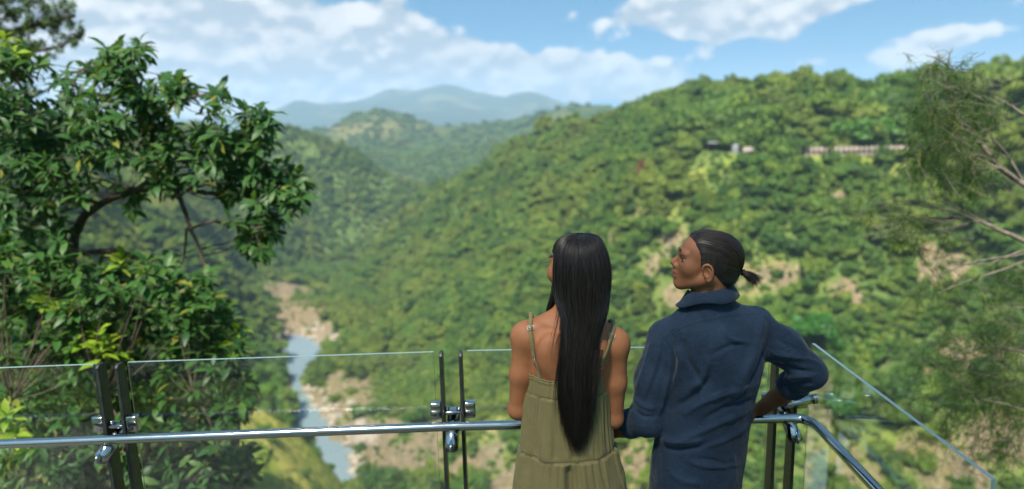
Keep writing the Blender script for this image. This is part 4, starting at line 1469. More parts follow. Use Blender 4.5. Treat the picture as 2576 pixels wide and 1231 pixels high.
wroot = empty('person', (float(Wp(1440, 950)[0]), YW, 0))
S = Sculpt((-.12, 1.85, -.02), (.62, 2.72, 1.74), .0048, .78)
xm = float(Wp(1436, 1000)[0])
S.stack([(1.395, xm + .004, YW + .005, .085, .062), (1.36, xm, YW + .002, .118, .080), (1.30, xm, YW, .138, .094), (1.22, xm, YW, .137, .097), (1.12, xm, YW + .005, .122, .088), (1.04, xm, YW + .008, .118, .084), (.96, xm, YW + .008, .130, .086), (.87, xm, YW + .01, .140, .090), (.80, xm, YW + .01, .138, .088)], .02)
shL, shR = Wp(1322, 850, .0), Wp(1546, 866, .0)
nb = Wp(1440, 775, .01)
for sh, (ex, ey), wr in ((shL, (1302, 1030), Wp(1378, 1062, .235)), (shR, (1543, 1052), Wp(1492, 1066, .235))):
    el_ = Wp(ex, ey, .0)
    S.cone(nb + [0, 0, -.012], sh + [0, 0, .006], .040, .040, .035)
    S.ell(sh, (.046, .049, .052), .03)
    mid_ = (sh + el_) / 2 + np.array([.0, -.004, 0])
    S.chain([sh, mid_, el_], [.044, .0395, .031], .02)
    S.cone(el_ + [0, -.004, -.003], el_ + [0, .01, .006], .027, .027, .015)
    wr[2] = RAIL_Z + .035; wr[1] = YW + .235
    fm = el_ * .55 + wr * .45 + np.array([0, 0, -.006])
    S.chain([el_, fm, wr], [.030, .033, .023], .018)
    inw = np.array([.25 if sh is shL else -.25, 1.0, -.18])
    hand(S, wr, inw, (0, 0, 1), .165, .75, .15, 1 if sh is shL else -1)
# shoulder blades and spine
S.ell((xm - .07, YW - .070, 1.315), (.045, .028, .065), .03); S.ell((xm + .07, YW - .070, 1.315), (.045, .028, .065), .03)
S.cone((xm, YW - .104, 1.36), (xm, YW - .104, 1.12), .008, .008, .02, sub=True)
# neck and head, turned to the left
hc = Wp(1450, 668, -.005)
S.chain([nb + [0, 0, -.03], nb + [.004, .0, .05], hc + [0, .0, -.055]], [.058, .050, .050], .025)
ya = R(38)
f_ = np.array([-math.sin(ya), math.cos(ya), -.06]); f_ /= np.linalg.norm(f_)
l_ = np.array([-math.cos(ya), -math.sin(ya), 0]); u_ = np.cross(l_, -f_); u_ = np.cross(f_, l_) * 1.0
if u_[2] < 0: u_ = -u_
B = np.array([f_, u_, l_])
def H(a, b, s): return hc + f_ * a + u_ * b + l_ * s
S.ell(H(-.005, .010, 0), (.090, .082, .070), .01, B)
S.ell(H(.052, -.03, 0), (.044, .066, .053), .03, B)
for s in (-1, 1):
    S.ell(H(.062, -.028, s * .038), (.030, .030, .028), .02, B)
    S.cone(H(.078, -.092, s * .008), H(.0, -.058, s * .050), .019, .020, .02)
    S.ell(H(.087, .002, s * .032), (.014, .011, .015), .012, B, sub=True)
    S.cone(H(.080, .022, s * .040), H(.087, .024, s * .006), .009, .009, .012)
    S.ell(H(.0, -.01, s * .073), (.014, .026, .008), .006, B)
S.cone(H(.083, .01, 0), H(.106, -.026, 0), .008, .011, .008)
S.ell(H(.098, -.052, 0), (.010, .007, .020), .006, B); S.ell(H(.096, -.064, 0), (.010, .007, .018), .006, B)
S.ell(H(.085, -.096, 0), (.018, .017, .02), .015, B)
# legs and feet
for s in (-1, 1):
    hp = np.array([xm + s * .066, YW + .015, .80]); kn = np.array([xm + s * .085, YW + .012, .46]); an = np.array([xm + s * .075, YW - .01, .085])
    S.chain([hp, (hp + kn) / 2, kn], [.072, .066, .054], .03); S.chain([kn, kn * .65 + an * .35 + [0, -.015, 0], an], [.052, .050, .034], .02)
    S.cone(an + [0, -.015, -.045], an + [s * .012, .13, -.058], .032, .024, .02)
V, F = S.mesh(); V = relax(V, F, 2, .45)
N_w = normals(V, F)
bw = bvh_of(V, F)
body = put('body', V, F, m_skin_w, wroot, smooth=True)
q = V - hc; A_, B_, C_ = q @ f_, q @ u_, q @ l_
lip = ((A_ > .088) & (np.abs(B_ + .058) < .013) & (np.abs(C_) < .022)).astype(np.float32)
brow = ((A_ > .06) & (np.abs(B_ - .029) < .005) & (np.abs(C_) > .012) & (np.abs(C_) < .055)).astype(np.float32)
for nm, arr in (('lip', lip), ('brow', brow)):
    t_ = body.data.attributes.new(nm, 'FLOAT', 'POINT'); t_.data.foreach_set('value', arr)
for s in (-1, 1):
    c = H(.073, .002, s * .031)
    th = np.linspace(0, np.pi, 9); ph = np.linspace(0, 2 * np.pi, 12, endpoint=False)
    Vs = np.array([[math.sin(a) * math.cos(b), math.sin(a) * math.sin(b), math.cos(a)] for a in th for b in ph]) * .0115 + c
    Fs = np.array([(i * 12 + j, i * 12 + (j + 1) % 12, (i + 1) * 12 + (j + 1) % 12, (i + 1) * 12 + j) for i in range(8) for j in range(12)])
    put('eye', Vs, Fs, m_eye, wroot, smooth=True)
    lash = [np.array([H(.086, .008, s * (.026 + .006 * k)), H(.090, .009, s * (.027 + .007 * k)), H(.094, .012, s * (.028 + .008 * k))]) for k in range(5)]
    v2, f2 = strands(lash, [.0008] * 5); put('eyelashes', v2, f2, m_hair, wroot)

# dress: tiers gathered into seams
rows_d = [wrow(938, 1322, 1536, 0, .1035), wrow(960, 1321, 1536, 0, .106), wrow(1000, 1319, 1535, .0, .108), wrow(1060, 1315, 1538, .0, .112), wrow(1110, 1312, 1543, 0, .118), wrow(1150, 1309, 1549, 0, .128), wrow(1190, 1302, 1560, 0, .140), wrow(1231, 1296, 1572, 0, .150)]
rows_d += [(.66, rows_d[-1][1], YW, .20, .17), (.45, rows_d[-1][1], YW, .225, .19), (.22, rows_d[-1][1], YW, .25, .215)]
rows_d = np.array(rows_d)
NZ, NA = 230, 420
zz = np.concatenate([np.linspace(rows_d[0, 0], .72, 190), np.linspace(.715, .22, 40)])
sm = catmull(rows_d, 600); sm = sm[np.argsort(sm[:, 0])]
cx, cy, rx, ry = (np.interp(zz, sm[:, 0], sm[:, i]) for i in (1, 2, 3, 4))
th = np.linspace(0, 2 * np.pi, NA, endpoint=False)
TH, ZZ = np.meshgrid(th, zz)
# the back edge of the bodice dips a little between the straps
z_top = zz[0]
seams = []
z_s1 = float(Wp(1420, 1008, -.108)[2]); z_s2 = float(Wp(1432, 1168, -.128)[2])
def pleat(z_seam, f0, seed, a0, decay, a1):
    d = np.clip(z_seam - ZZ, 0, 1); on = (ZZ < z_seam)
    wv = fbm(TH * f0 / 6.28 * 1.0, ZZ * 3.0, 0, 2, seed) * (1 - .3 * d) 
    # periodic join at the front, out of sight
    return on * wv * (a0 * np.exp(-d / decay) + a1 * np.clip(d / .05, 0, 1))
disp = pleat(z_top + .001, 95, 11, .0075, .035, .0050) * np.clip((ZZ - z_s1 + .004) / .01, .25, 1)
disp += pleat(z_s1, 70, 12, .0085, .05, .0055) * np.clip((ZZ - z_s2) / .02, .3, 1)
disp += pleat(z_s2, 62, 13, .0135, .06, .010)
disp += np.where(ZZ < z_s2, .005, 0) + np.where(ZZ < z_s1, .0025, 0)
disp -= .0032 * np.exp(-((ZZ - z_s1) / .0032) ** 2) + .004 * np.exp(-((ZZ - z_s2) / .0036) ** 2)
disp += .003 * np.exp(-((ZZ - (z_top - .007)) / .006) ** 2)
# long soft drapes and the fall between the legs
disp += fbm(TH * 2.6, ZZ * 1.5, 0, 2, 19) * .012 * np.clip((z_top - ZZ) / .2, 0, 1)
back = np.exp(-((TH - (1.5 * np.pi - .03)) / .075) ** 2)
disp -= .022 * back * np.clip((z_s2 - .002 - ZZ) / .03, 0, 1)
RX, RY = rx[:, None] + disp, ry[:, None] + disp
VD = np.stack([cx[:, None] + RX * np.cos(TH), cy[:, None] + RY * np.sin(TH), ZZ + 0.0], -1)
# dip of the top edge at the back, rise under the arms
dip = (np.clip(-np.sin(TH), 0, 1) * .008 - (np.abs(np.cos(TH)) ** 6) * .006) * np.clip((ZZ - z_top + .06) / .06, 0, 1)
VD[..., 2] -= dip
jj, ii = np.mgrid[0:NZ - 1, 0:NA]
FD = np.stack([jj * NA + ii, (jj + 1) * NA + ii, (jj + 1) * NA + (ii + 1) % NA, jj * NA + (ii + 1) % NA], -1).reshape(-1, 4)
dress = put('dress', VD.reshape(-1, 3), FD, m_olive, wroot, smooth=True)
so = dress.modifiers.new('thick', 'SOLIDIFY'); so.thickness = .002; so.offset = -1
# gathered edging
ev = VD[0] + np.array([0, 0, .001])
v2, f2 = tube(np.vstack([ev, ev[:1]]), .0028, 6, cap=False); put('top_edging', v2, f2, m_olive, wroot, smooth=True)
for zs, nm in ((z_s1, 'tier_seam'), (z_s2, 'tier_seam')):
    k = int(np.argmin(np.abs(zz - zs))); ev = VD[k] - np.array([cx[k], cy[k], 0]); ev = ev * np.array([1.018, 1.018, 1]) + np.array([cx[k], cy[k], 0])
    v2, f2 = tube(np.vstack([ev, ev[:1]]), .0011, 5, cap=False); put(nm, v2, f2, m_olive, wroot, smooth=True)

# shoulder straps with slider and ring, lying on the back
for pts, ring_at, buckle_at in (([(1337, 797), (1333, 827), (1341, 877), (1347, 905), (1357, 935), (1361, 955)], (1347, 906), (1334, 827)),
                                ([(1543, 822), (1537, 845), (1523, 888), (1508, 921), (1500, 942), (1494, 960)], (1508, 921), (1537, 846))):
    P_, N_ = surf_line(bw, pts, 40)
    # over the shoulder to the front
    p0 = P_[0]; front = [p0 + np.array([0, .035, .012]), p0 + np.array([.004 if pts[0][0] < 1400 else -.004, .085, -.02]), p0 + np.array([.02 if pts[0][0] < 1400 else -.02, .155, -.10])]
    PP = np.vstack([np.array(front[::-1]), P_]); NN = np.vstack([[(0, .7, .7), (0, .45, .9), (0, .1, 1.0)], N_])
    PP = catmull(PP, 70); NN = catmull(NN, 70); NN /= np.linalg.norm(NN, axis=1)[:, None]
    v2, f2 = ribbon(PP, NN, .0138, .0018, .0026); put('strap', v2, f2, m_olive, wroot, smooth=False)
    p, m_ = cast(bw, *ring_at); m_ = m_ if m_ @ (p - CAM) < 0 else -m_
    t_ = np.array([0, 0, 1.0]) - m_ * m_[2]; t_ /= np.linalg.norm(t_); s_ = np.cross(t_, m_)
    a = np.linspace(0, 2 * np.pi, 25)
    v2, f2 = tube(p + m_ * .0062 + np.outer(np.cos(a), s_) * .0098 + np.outer(np.sin(a), t_) * .0098, .0010, 8, cap=False); put('strap_ring', v2, f2, m_silver, wroot, smooth=True)
    p, m_ = cast(bw, *buckle_at); m_ = m_ if m_ @ (p - CAM) < 0 else -m_
    k = int(np.argmin(np.linalg.norm(PP - p, axis=1))); t_ = PP[min(k + 1, 69)] - PP[k - 1]; t_ -= m_ * (t_ @ m_); t_ /= np.linalg.norm(t_); s_ = np.cross(t_, m_)
    for off in (0,):
        rect = [p + m_ * .0062 + s_ * x_ * .0105 + t_ * y_ * .0062 for x_, y_ in ((-1, -.6), (-.85, -1), (.85, -1), (1, -.6), (1, .6), (.85, 1), (-.85, 1), (-1, .6), (-1, -.6))]
        v2, f2 = tube(np.array(rect), .0009, 6, cap=False); put('strap_slider', v2, f2, m_silver, wroot)
    v2, f2 = tube(np.array([p + m_ * .0062 - s_ * .010, p + m_ * .0062 + s_ * .010]), .0011, 6); put('slider_bar', v2, f2, m_silver, wroot)

# long straight hair
hrows = np.array([wrow(590, 1452, 1470, .002, .012), wrow(595, 1425, 1497, .0, .045), wrow(606, 1408, 1512, 0, .068), wrow(625, 1396, 1522, 0, .088), wrow(655, 1389, 1533, 0, .102), wrow(695, 1388, 1538, -.002, .106), wrow(735, 1390, 1536, -.012, .100),
                  wrow(770, 1402, 1531, -.045, .070), wrow(800, 1412, 1527, -.072, .045), wrow(850, 1412, 1515, -.090, .032), wrow(900, 1411, 1505, -.101, .028), wrow(950, 1409, 1498, -.107, .024),
                  wrow(1000, 1411, 1494, -.110, .021), wrow(1050, 1419, 1487, -.113, .018), wrow(1100, 1431, 1478, -.118, .014), wrow(1146, 1450, 1462, -.123, .006)])
hs = catmull(hrows, 90)
_low = np.clip((1.46 - hs[:, 0]) / .06, 0, 1); hs[:, 3] *= 1 - .10 * _low; hs[:, 1] -= .005 * _low
# solid core
a = np.linspace(0, 2 * np.pi, 48, endpoint=False)
core = []
for r_ in hs[:86]:
    cs_ = .93 - .12 * float(np.clip((1.40 - r_[0]) / .3, 0, 1))
    wob = 1 + fbm(a * 4.0, np.full(48, r_[0] * 2.0), 0, 2, 8) * .05
    core.append(np.stack([r_[1] + r_[3] * cs_ * wob * np.cos(a), r_[2] + r_[4] * cs_ * wob * np.sin(a), np.full(48, r_[0] - .003)], -1))
core = np.array(core)
# keep the face clear: pull the front of the core back inside the head
fr = core.reshape(-1, 3); qa = (fr - hc) @ f_; qb = (fr - hc) @ u_
lim = np.where(qb > .050, .088 - (qb - .050) * .8, .022)
fr = fr - f_ * np.clip(qa - lim, 0, 1)[:, None]
jj, ii = np.mgrid[0:85, 0:48]
Fc = np.stack([jj * 48 + ii, (jj + 1) * 48 + ii, (jj + 1) * 48 + (ii + 1) % 48, jj * 48 + (ii + 1) % 48], -1).reshape(-1, 4)
hair = put('hair', fr, Fc, m_hair, wroot, smooth=True)
paths = []; rad = []
r2 = np.random.default_rng(5)
for k in range(2300):
    tth = r2.uniform(np.pi * .93, np.pi * 2.07) if k % 5 else r2.uniform(0, 2 * np.pi)
    rho = r2.uniform(.90, 1.02)
    fine = k % 3 == 0
    e = 89 - int(abs(r2.normal()) * 9 + (abs(math.cos(tth)) ** 2) * 12 * r2.uniform()); s0 = int(r2.uniform(0, 8)) if k % 4 else int(r2.uniform(2, 40))
    e = max(e, s0 + 20)
    idx = np.linspace(s0, e, 26); r_ = np.stack([np.interp(idx, np.arange(90), hs[:, c]) for c in range(5)], -1)
    tt = np.linspace(0, 1, 26)
    dth = (r2.normal() * .10) * tt + np.sin(tt * r2.uniform(2, 6) + r2.uniform(0, 6)) * .03
    wv = np.sin(tt * 5 + r2.uniform(0, 6)) * .0022
    rr = rho + (r2.uniform(0, .06) if fine else 0) * tt
    x_ = r_[:, 1] + (r_[:, 3] * rr + wv) * np.cos(tth + dth); y_ = r_[:, 2] + (r_[:, 4] * rr + wv) * np.sin(tth + dth)
    # ends drift and separate
    x_ = x_ + (r2.normal() * .013 + .002) * np.clip(tt - .5, 0, 1) ** 2 * 4
    p = np.stack([x_, y_, r_[:, 0]], -1)
    qa = (p - hc) @ f_; qb = (p - hc) @ u_
    lim = np.where(qb > .050, .094 - (qb - .050) * .8, .027)
    p = p - f_ * np.clip(qa - lim, 0, 1)[:, None]
    paths.append(p); rad.append(r2.uniform(.0004, .0007) if fine else r2.uniform(.0010, .0019))
# side lock that falls in front of her left shoulder, and loose strands on the back
for k in range(170):
    o_ = r2.normal(size=3) * [.0045, .010, .003]; t_ = r2.uniform(0, 1)
    c = [Wp(1398 + 8 * t_, 640, .03), Wp(1394 + 14 * t_, 700, .03), Wp(1388 + 22 * t_, 745, .03), Wp(1380 + 24 * t_, 775, .045), Wp(1375 + 22 * t_, 800, .075), Wp(1372 + 20 * t_, 850, .125)]
    p = catmull(np.array(c) + o_, 22); p += np.sin(np.linspace(0, 5, 22) + r2.uniform(0, 6))[:, None] * [.0012, 0, 0]
    paths.append(p); rad.append(r2.uniform(.0008, .0016))
for k in range(16):
    x0 = r2.uniform(1396, 1420); x1 = x0 - r2.uniform(-4, 22)
    c = [Wp(x0 + 6, 740, -.06), Wp(x0 + 2, 790, -.085), Wp((x0 + x1) / 2, 840, -.104), Wp(x1, 890, -.112), Wp(x1 + r2.uniform(-3, 14), 930, -.116)]
    paths.append(catmull(np.array(c), 20)); rad.append(r2.uniform(.0003, .0006))
for k in range(40):
    x0 = r2.uniform(1490, 1518); ye = r2.uniform(990, 1100)
    c = [Wp(x0, 880, -.118), Wp(x0 - 6, 930, -.126), Wp(x0 - 14 + r2.uniform(-6, 8), 980, -.132), Wp(x0 - 22 + r2.uniform(-14, 16), ye, -.136)]
    paths.append(catmull(np.array(c), 20)); rad.append(r2.uniform(.0004, .0009))
for k in range(130):   # flyaways over the crown
    a0 = r2.uniform(0, 6.28); q0 = r2.uniform(.2, 1); i0 = int(r2.uniform(1, 30))
    base_ = np.array([hs[i0, 1] + hs[i0, 3] * math.cos(a0), hs[i0, 2] + hs[i0, 4] * math.sin(a0), hs[i0, 0]])
    o_ = np.array([math.cos(a0) * .01, math.sin(a0) * .01, .006]); i1 = i0 + int(r2.uniform(6, 16))
    end = np.array([hs[i1, 1] + hs[i1, 3] * math.cos(a0 + r2.normal() * .3), hs[i1, 2] + hs[i1, 4] * math.sin(a0 + r2.normal() * .2), hs[i1, 0]])
    p = np.array([base_, (base_ * 2 + end) / 3 + o_ * r2.uniform(.2, 1.0), (base_ + end * 2) / 3 + o_ * r2.uniform(.2, 1.0), end])
    qa = (p - hc) @ f_
    if qa.max() < .06:
        paths.append(catmull(p, 12)); rad.append(.00035)
v2, f2 = strands(paths, rad)
put('hair_strands', v2, f2, m_hair, hair, smooth=True)
tag(wroot, 'woman with long black hair in an olive strappy dress at the railing', 'person')
# sandals
for s in (-1, 1):
    an = np.array([xm + s * .075, YW - .01, .085])
    v2, f2 = box(an + [s * .006, .055, -.084], (.042, 0, 0), (0, .118, 0), (0, 0, .006)); bevel(put('sandal', v2, f2, m_shoe, wroot), .004)
# ------------------------------------------------------------------ the man
YM = 2.24
def Mp(px, py, dy=0.0):
    return at(px, py, YM + dy)


def mrow(py, l, r, cy, ry, dz=0.0):
    a = Mp(l, py); b = Mp(r, py)
    return (float((a[2] + b[2]) / 2) + dz, float((a[0] + b[0]) / 2), YM + cy, float(b[0] - a[0]) / 2, ry)


mroot = empty('person', (float(Mp(1760, 1000)[0]), YM, 0))
hm = Mp(1782, 655, -.01)
ya = R(79)
fm = np.array([-math.sin(ya), math.cos(ya), 0.0]); lm = np.array([-math.cos(ya), -math.sin(ya), 0]); um = np.array([0, 0, 1.0])
pt = R(4)
fm, um = fm * math.cos(pt) + um * math.sin(pt), um * math.cos(pt) - fm * math.sin(pt)
BM = np.array([fm, um, lm])
def Q(a, b, s=0.0): return hm + fm * a + um * b + lm * s


shl_L, shl_R = Mp(1672, 852, .02), Mp(1900, 818, .0)
elb_L, elb_R = Mp(1624, 1054, -.01), Mp(2034, 938, -.03)
wri_L = Mp(1500, 1092, .13); wri_R = Mp(1913, 1030, .225)
neckb = Mp(1783, 775, .0)
S = Sculpt((.12, 1.80, -.02), (1.12, 2.75, 1.76), .0056, detail=(hm + np.array([-.02, 0, -.01]), .125, .0026))
tx = float(Mp(1775, 950)[0]); hx = float(Mp(1750, 1231)[0])
S.stack([(1.40, tx + .02, YM, .10, .07), (1.34, tx + .015, YM, .145, .095), (1.24, tx + .01, YM, .150, .105), (1.10, tx - .005, YM, .138, .098), (.98, tx - .02, YM, .125, .09), (.86, hx, YM + .005, .128, .092), (.80, hx, YM + .005, .130, .092)], .02)
for sh, el_, wr in ((shl_L, elb_L, wri_L), (shl_R, elb_R, wri_R)):
    S.cone(neckb + [0, 0, -.03], sh + [0, 0, -.012], .034, .036, .03); S.chain([sh, (sh + el_) / 2, el_], [.052, .047, .038], .02)
    mdl = el_ * .62 + wr * .38
    S.chain([el_, mdl, wr], [.038, .040, .026], .02)
# left hand on the rail beyond the woman, right hand closed over the rail
hand(S, wri_L, (-.85, .45, .05), (0, .1, 1), .185, .55, .15, 1)
hand(S, wri_R + [0, 0, .004], (-.62, .62, -.42), (-.2, -.35, .9), .185, .75, .15, -1)
# neck and head in profile
S.chain([neckb + [0, 0, -.04], neckb + [-.004, .0, .03], Q(-.022, -.055)], [.058, .056, .057], .025)
S.ell(Q(-.006, .018), (.088, .074, .071), .01, BM)
S.ell(Q(-.035, .002), (.062, .068, .066), .02, BM)
S.ell(Q(.040, .036), (.046, .046, .058), .03, BM)
S.ell(Q(.055, -.030), (.042, .064, .054), .03, BM)
S.ell(Q(.088, -.082), (.016, .016, .021), .018, BM)
for s in (-1, 1):
    S.cone(Q(.082, -.086, s * .012), Q(.0, -.052, s * .054), .0165, .020, .02)
    S.ell(Q(.062, -.022, s * .036), (.028, .028, .026), .02, BM)
    S.ell(Q(.094, .003, s * .033), (.017, .011, .014), .010, BM, sub=True)
    S.cone(Q(.078, .023, s * .043), Q(.089, .024, s * .010), .009, .0095, .012)
    S.ell(Q(.102, -.026, s * .011), (.010, .0075, .0075), .006, BM)
S.cone(Q(.088, .012), Q(.113, -.017), .0085, .0105, .008)
S.cone(Q(.100, -.028), Q(.100, -.044), .010, .011, .010)
S.ell(Q(.1035, -.045), (.011, .0062, .021), .005, BM)
S.ell(Q(.101, -.060), (.011, .0072, .019), .005, BM)
S.cone(Q(.1165, -.0525, -.025), Q(.1165, -.0525, .025), .003, .003, .004, sub=True)
S.ell(Q(.076, -.052), (.027, .032, .034), .02, BM)
# ears: rim, lobe and hollow
for s in (-1, 1):
    tilt = R(-14); ea = fm * math.cos(tilt) + um * math.sin(tilt); eu = um * math.cos(tilt) - fm * math.sin(tilt); EB = np.array([ea, eu, lm * s])
    c = Q(.006, -.026, s * .071)
    c = c + lm * s * .004
    S.ell(c - lm * s * .004, (.013, .024, .012), .004, EB)
    rim = [c + ea * x_ + eu * y_ + lm * s * z_ for x_, y_, z_ in ((.011, .004, -.003), (.013, .018, .001), (.006, .027, .004), (-.006, .026, .006), (-.014, .014, .007), (-.014, -.002, .006), (-.010, -.016, .004), (-.002, -.026, .001), (.006, -.026, -.002), (.009, -.016, -.004))]
    rim = catmull(np.array(rim), 26)
    for i_ in range(25): S.cone(rim[i_], rim[i_ + 1], .0042, .0042, .002)
    S.ell(c + ea * .004 + eu * .002 + lm * s * .006, (.0075, .015, .008), .003, EB, sub=True)
    S.cone(c + ea * .011 + eu * -.006, c + ea * .009 + eu * -.014, .0045, .004, .004)
    S.ell(c - eu * .025 + ea * .002, (.0065, .0075, .005), .004, EB)
for s in (-1, 1):
    hp = np.array([hx + s * .06, YM, .82]); kn = np.array([hx + s * .10, YM + .01, .47]); an = np.array([hx + s * .11, YM - .015, .09])
    S.chain([hp, (hp + kn) / 2, kn], [.068, .068, .058], .03); S.chain([kn, an], [.054, .036], .02); S.cone(an + [0, -.02, -.045], an + [s * .02, .16, -.058], .036, .028, .02)
V, F = S.mesh(); V = relax(V, F, 1, .4)
bodym = put('body', V, F, m_skin_m, mroot, smooth=True)
q = V - hm; A_, B_, C_ = q @ fm, q @ um, q @ lm
lip = ((A_ > .094) & (np.abs(B_ + .0525) < .0145) & (np.abs(C_) < .021)).astype(np.float32) * .45
browy = .030 - np.clip(np.abs(C_) - .03, 0, 1) * .25
brow = 0 * ((A_ > .055) & (np.abs(B_ - browy) < .0048) & (np.abs(C_) > .010) & (np.abs(C_) < .056)).astype(np.float32) * .9
stub = np.clip(.35 - np.abs(B_ + .036) * 30, 0, .3) * (A_ > .095) * (np.abs(C_) < .028)
brow = np.maximum(brow, stub.astype(np.float32))
for nm, arr in (('lip', lip), ('brow', brow)):
    t_ = bodym.data.attributes.new(nm, 'FLOAT', 'POINT'); t_.data.foreach_set('value', arr.astype(np.float32))
for s in (-1, 1):
    c = Q(.0765, .003, s * .0315)
    th_ = np.linspace(0, np.pi, 9); ph = np.linspace(0, 2 * np.pi, 14, endpoint=False)
    Vs = np.array([fm * math.cos(a) + (um * math.sin(b) + lm * math.cos(b)) * math.sin(a) for a in th_ for b in ph]) * .0118 + c
    Fs = np.array([(i * 14 + j, i * 14 + (j + 1) % 14, (i + 1) * 14 + (j + 1) % 14, (i + 1) * 14 + j) for i in range(8) for j in range(14)])
    e_ = put('eye', Vs, Fs, None, mroot, smooth=True, mats=[m_eye, m_iris], midx=[1 if i < 2 else 0 for i in range(8) for j in range(14)])
    # lids as thin rims, lashes
    for up_, bb in ((1, .0075), (-1, -.005)):
        pth = [c + lm * .0118 * math.sin(t) + fm * (.0122 * math.cos(t) - .001) + um * (bb * math.cos(t * .9)) for t in np.linspace(-1.25, 1.25, 9)]
        v2, f2 = tube(np.array(pth), .0021 if up_ > 0 else .0016, 6); put('eyelid', v2, f2, m_skin_m, mroot, smooth=True)
    lash = [np.array([c + lm * .0118 * math.sin(t) + fm * .0130 * math.cos(t) + um * .0065, c + lm * .017 * math.sin(t) + fm * (.0180 * math.cos(t) + .001) + um * .006, c + lm * .020 * math.sin(t) + fm * .021 * math.cos(t) + um * .0085]) for t in np.linspace(-1.1, 1.1, 9)]
    v2, f2 = strands(lash, [.0009] * 9); put('eyelashes', v2, f2, m_hair_b, mroot)

# eyebrows
r4 = np.random.default_rng(3); bb_ = bvh_of(V, F)
for s in (-1, 1):
    pl_ = []
    for k in range(90):
        t = r4.uniform(); cs = .010 + .042 * t
        src = Q(.16, .0275 + .005 * math.sin(t * 2.6) - .010 * max(0, t - .55) + r4.normal() * .0017 * (1.2 - t), s * cs)
        h1 = bb_.ray_cast(Vector(src), Vector(-(fm * .9 + lm * s * .35 * t)))
        if h1[0] is None: continue
        p0 = np.array(h1[0]); dr = lm * s * .8 - fm * .45 * t + um * (.35 - .6 * t)
        pl_.append(np.array([p0 + fm * .0006, p0 + dr * .0035 + fm * .0012, p0 + dr * .007 + fm * .0006]))
    v2, f2 = strands(pl_, [.0007] * len(pl_)); put('eyebrow', v2, f2, m_hair_b, mroot)

# slicked back hair: cap, combed strands, short tail
S = Sculpt(hm - .17, hm + np.array([.17, .17, .16]), .0034)
S.ell(Q(-.012, .020), (.094, .080, .0775), .01, BM)
S.ell(Q(-.040, .0), (.069, .078, .0735), .02, BM)
S.ell(Q(.030, .044), (.050, .047, .062), .03, BM)
S.ell(Q(-.055, -.045), (.042, .046, .052), .02, BM)
X, Y, Z = np.meshgrid(S.x, S.y, S.z, indexing='ij')
ga = (X - hm[0]) * fm[0] + (Y - hm[1]) * fm[1] + (Z - hm[2]) * fm[2]; gb = (X - hm[0]) * um[0] + (Y - hm[1]) * um[1] + (Z - hm[2]) * um[2]; gs = (X - hm[0]) * lm[0] + (Y - hm[1]) * lm[1] + (Z - hm[2]) * lm[2]
HB = np.array([-.12, -.088, -.06, -.035, -.022, -.008, .01, .03, .05, .07, .085, .11]); HA = np.array([-.055, -.046, -.036, -.020, .020, .034, .034, .036, .046, .058, .066, .07])
cut = ga - np.interp(gb, HB, HA) - np.clip(.05 - np.abs(gs), 0, .05) * np.where(gb > .03, .25, 0)
cut = cut + fbm(gb * 120, gs * 120, ga * 40, 2, 3) * .0025
D = S.D; kk = .010
h_ = np.clip(.5 - .5 * (D - cut) / kk, 0, 1); S.D = (D * (1 - h_) + cut * h_ + kk * h_ * (1 - h_)).astype(np.float32)
Vh, Fh = S.mesh(); Vh = relax(Vh, Fh, 1, .4)
hairm = put('hair', Vh, Fh, m_hair_b, mroot, smooth=True)
bh = bvh_of(Vh, Fh)
root_b = Q(-.100, -.026, .012)
cen_h = Q(-.02, .0)
r3 = np.random.default_rng(12)
paths = []; rad = []
for k in range(1100):
    # start on the hairline, finish at the tie, following the scalp
    b0 = r3.uniform(-.085, .088); a0 = np.interp(b0, HB, HA) - .003 + r3.normal() * .002
    sd = 1 if k % 4 else -1
    if b0 > .045 and k % 2: s0 = r3.uniform(-.05, .06)
    else: s0 = .075 * sd
    d0 = Q(a0, b0, s0) - cen_h; d1 = root_b - cen_h
    d0 /= np.linalg.norm(d0); d1 /= np.linalg.norm(d1)
    n = 22; p = []
    om = math.acos(np.clip(d0 @ d1, -1, 1)); st = r3.uniform(0, .55) if k % 3 else 0.0
    for t in np.linspace(st, r3.uniform(.9, 1.0), n):
        d = (math.sin((1 - t) * om) * d0 + math.sin(t * om) * d1) / math.sin(om)
        d = d + um * .20 * math.sin(math.pi * t) * (.5 if b0 < .02 else 1.0); d /= np.linalg.norm(d)
        hh = bh.ray_cast(Vector(cen_h + d * .25), Vector(-d))
        pos_ = np.array(hh[0]) if hh[0] is not None else cen_h + d * .08
        p.append(pos_ + d * (.0004 + .0008 * math.sin(9 * t + k)))
    p = np.array(p); p[1:-1] = (p[:-2] + p[1:-1] * 2 + p[2:]) / 4
    paths.append(p); rad.append(r3.uniform(.0006, .0014))
v2, f2 = strands(paths, rad); put('combed_strands', v2, f2, m_hair_b, hairm, smooth=True)
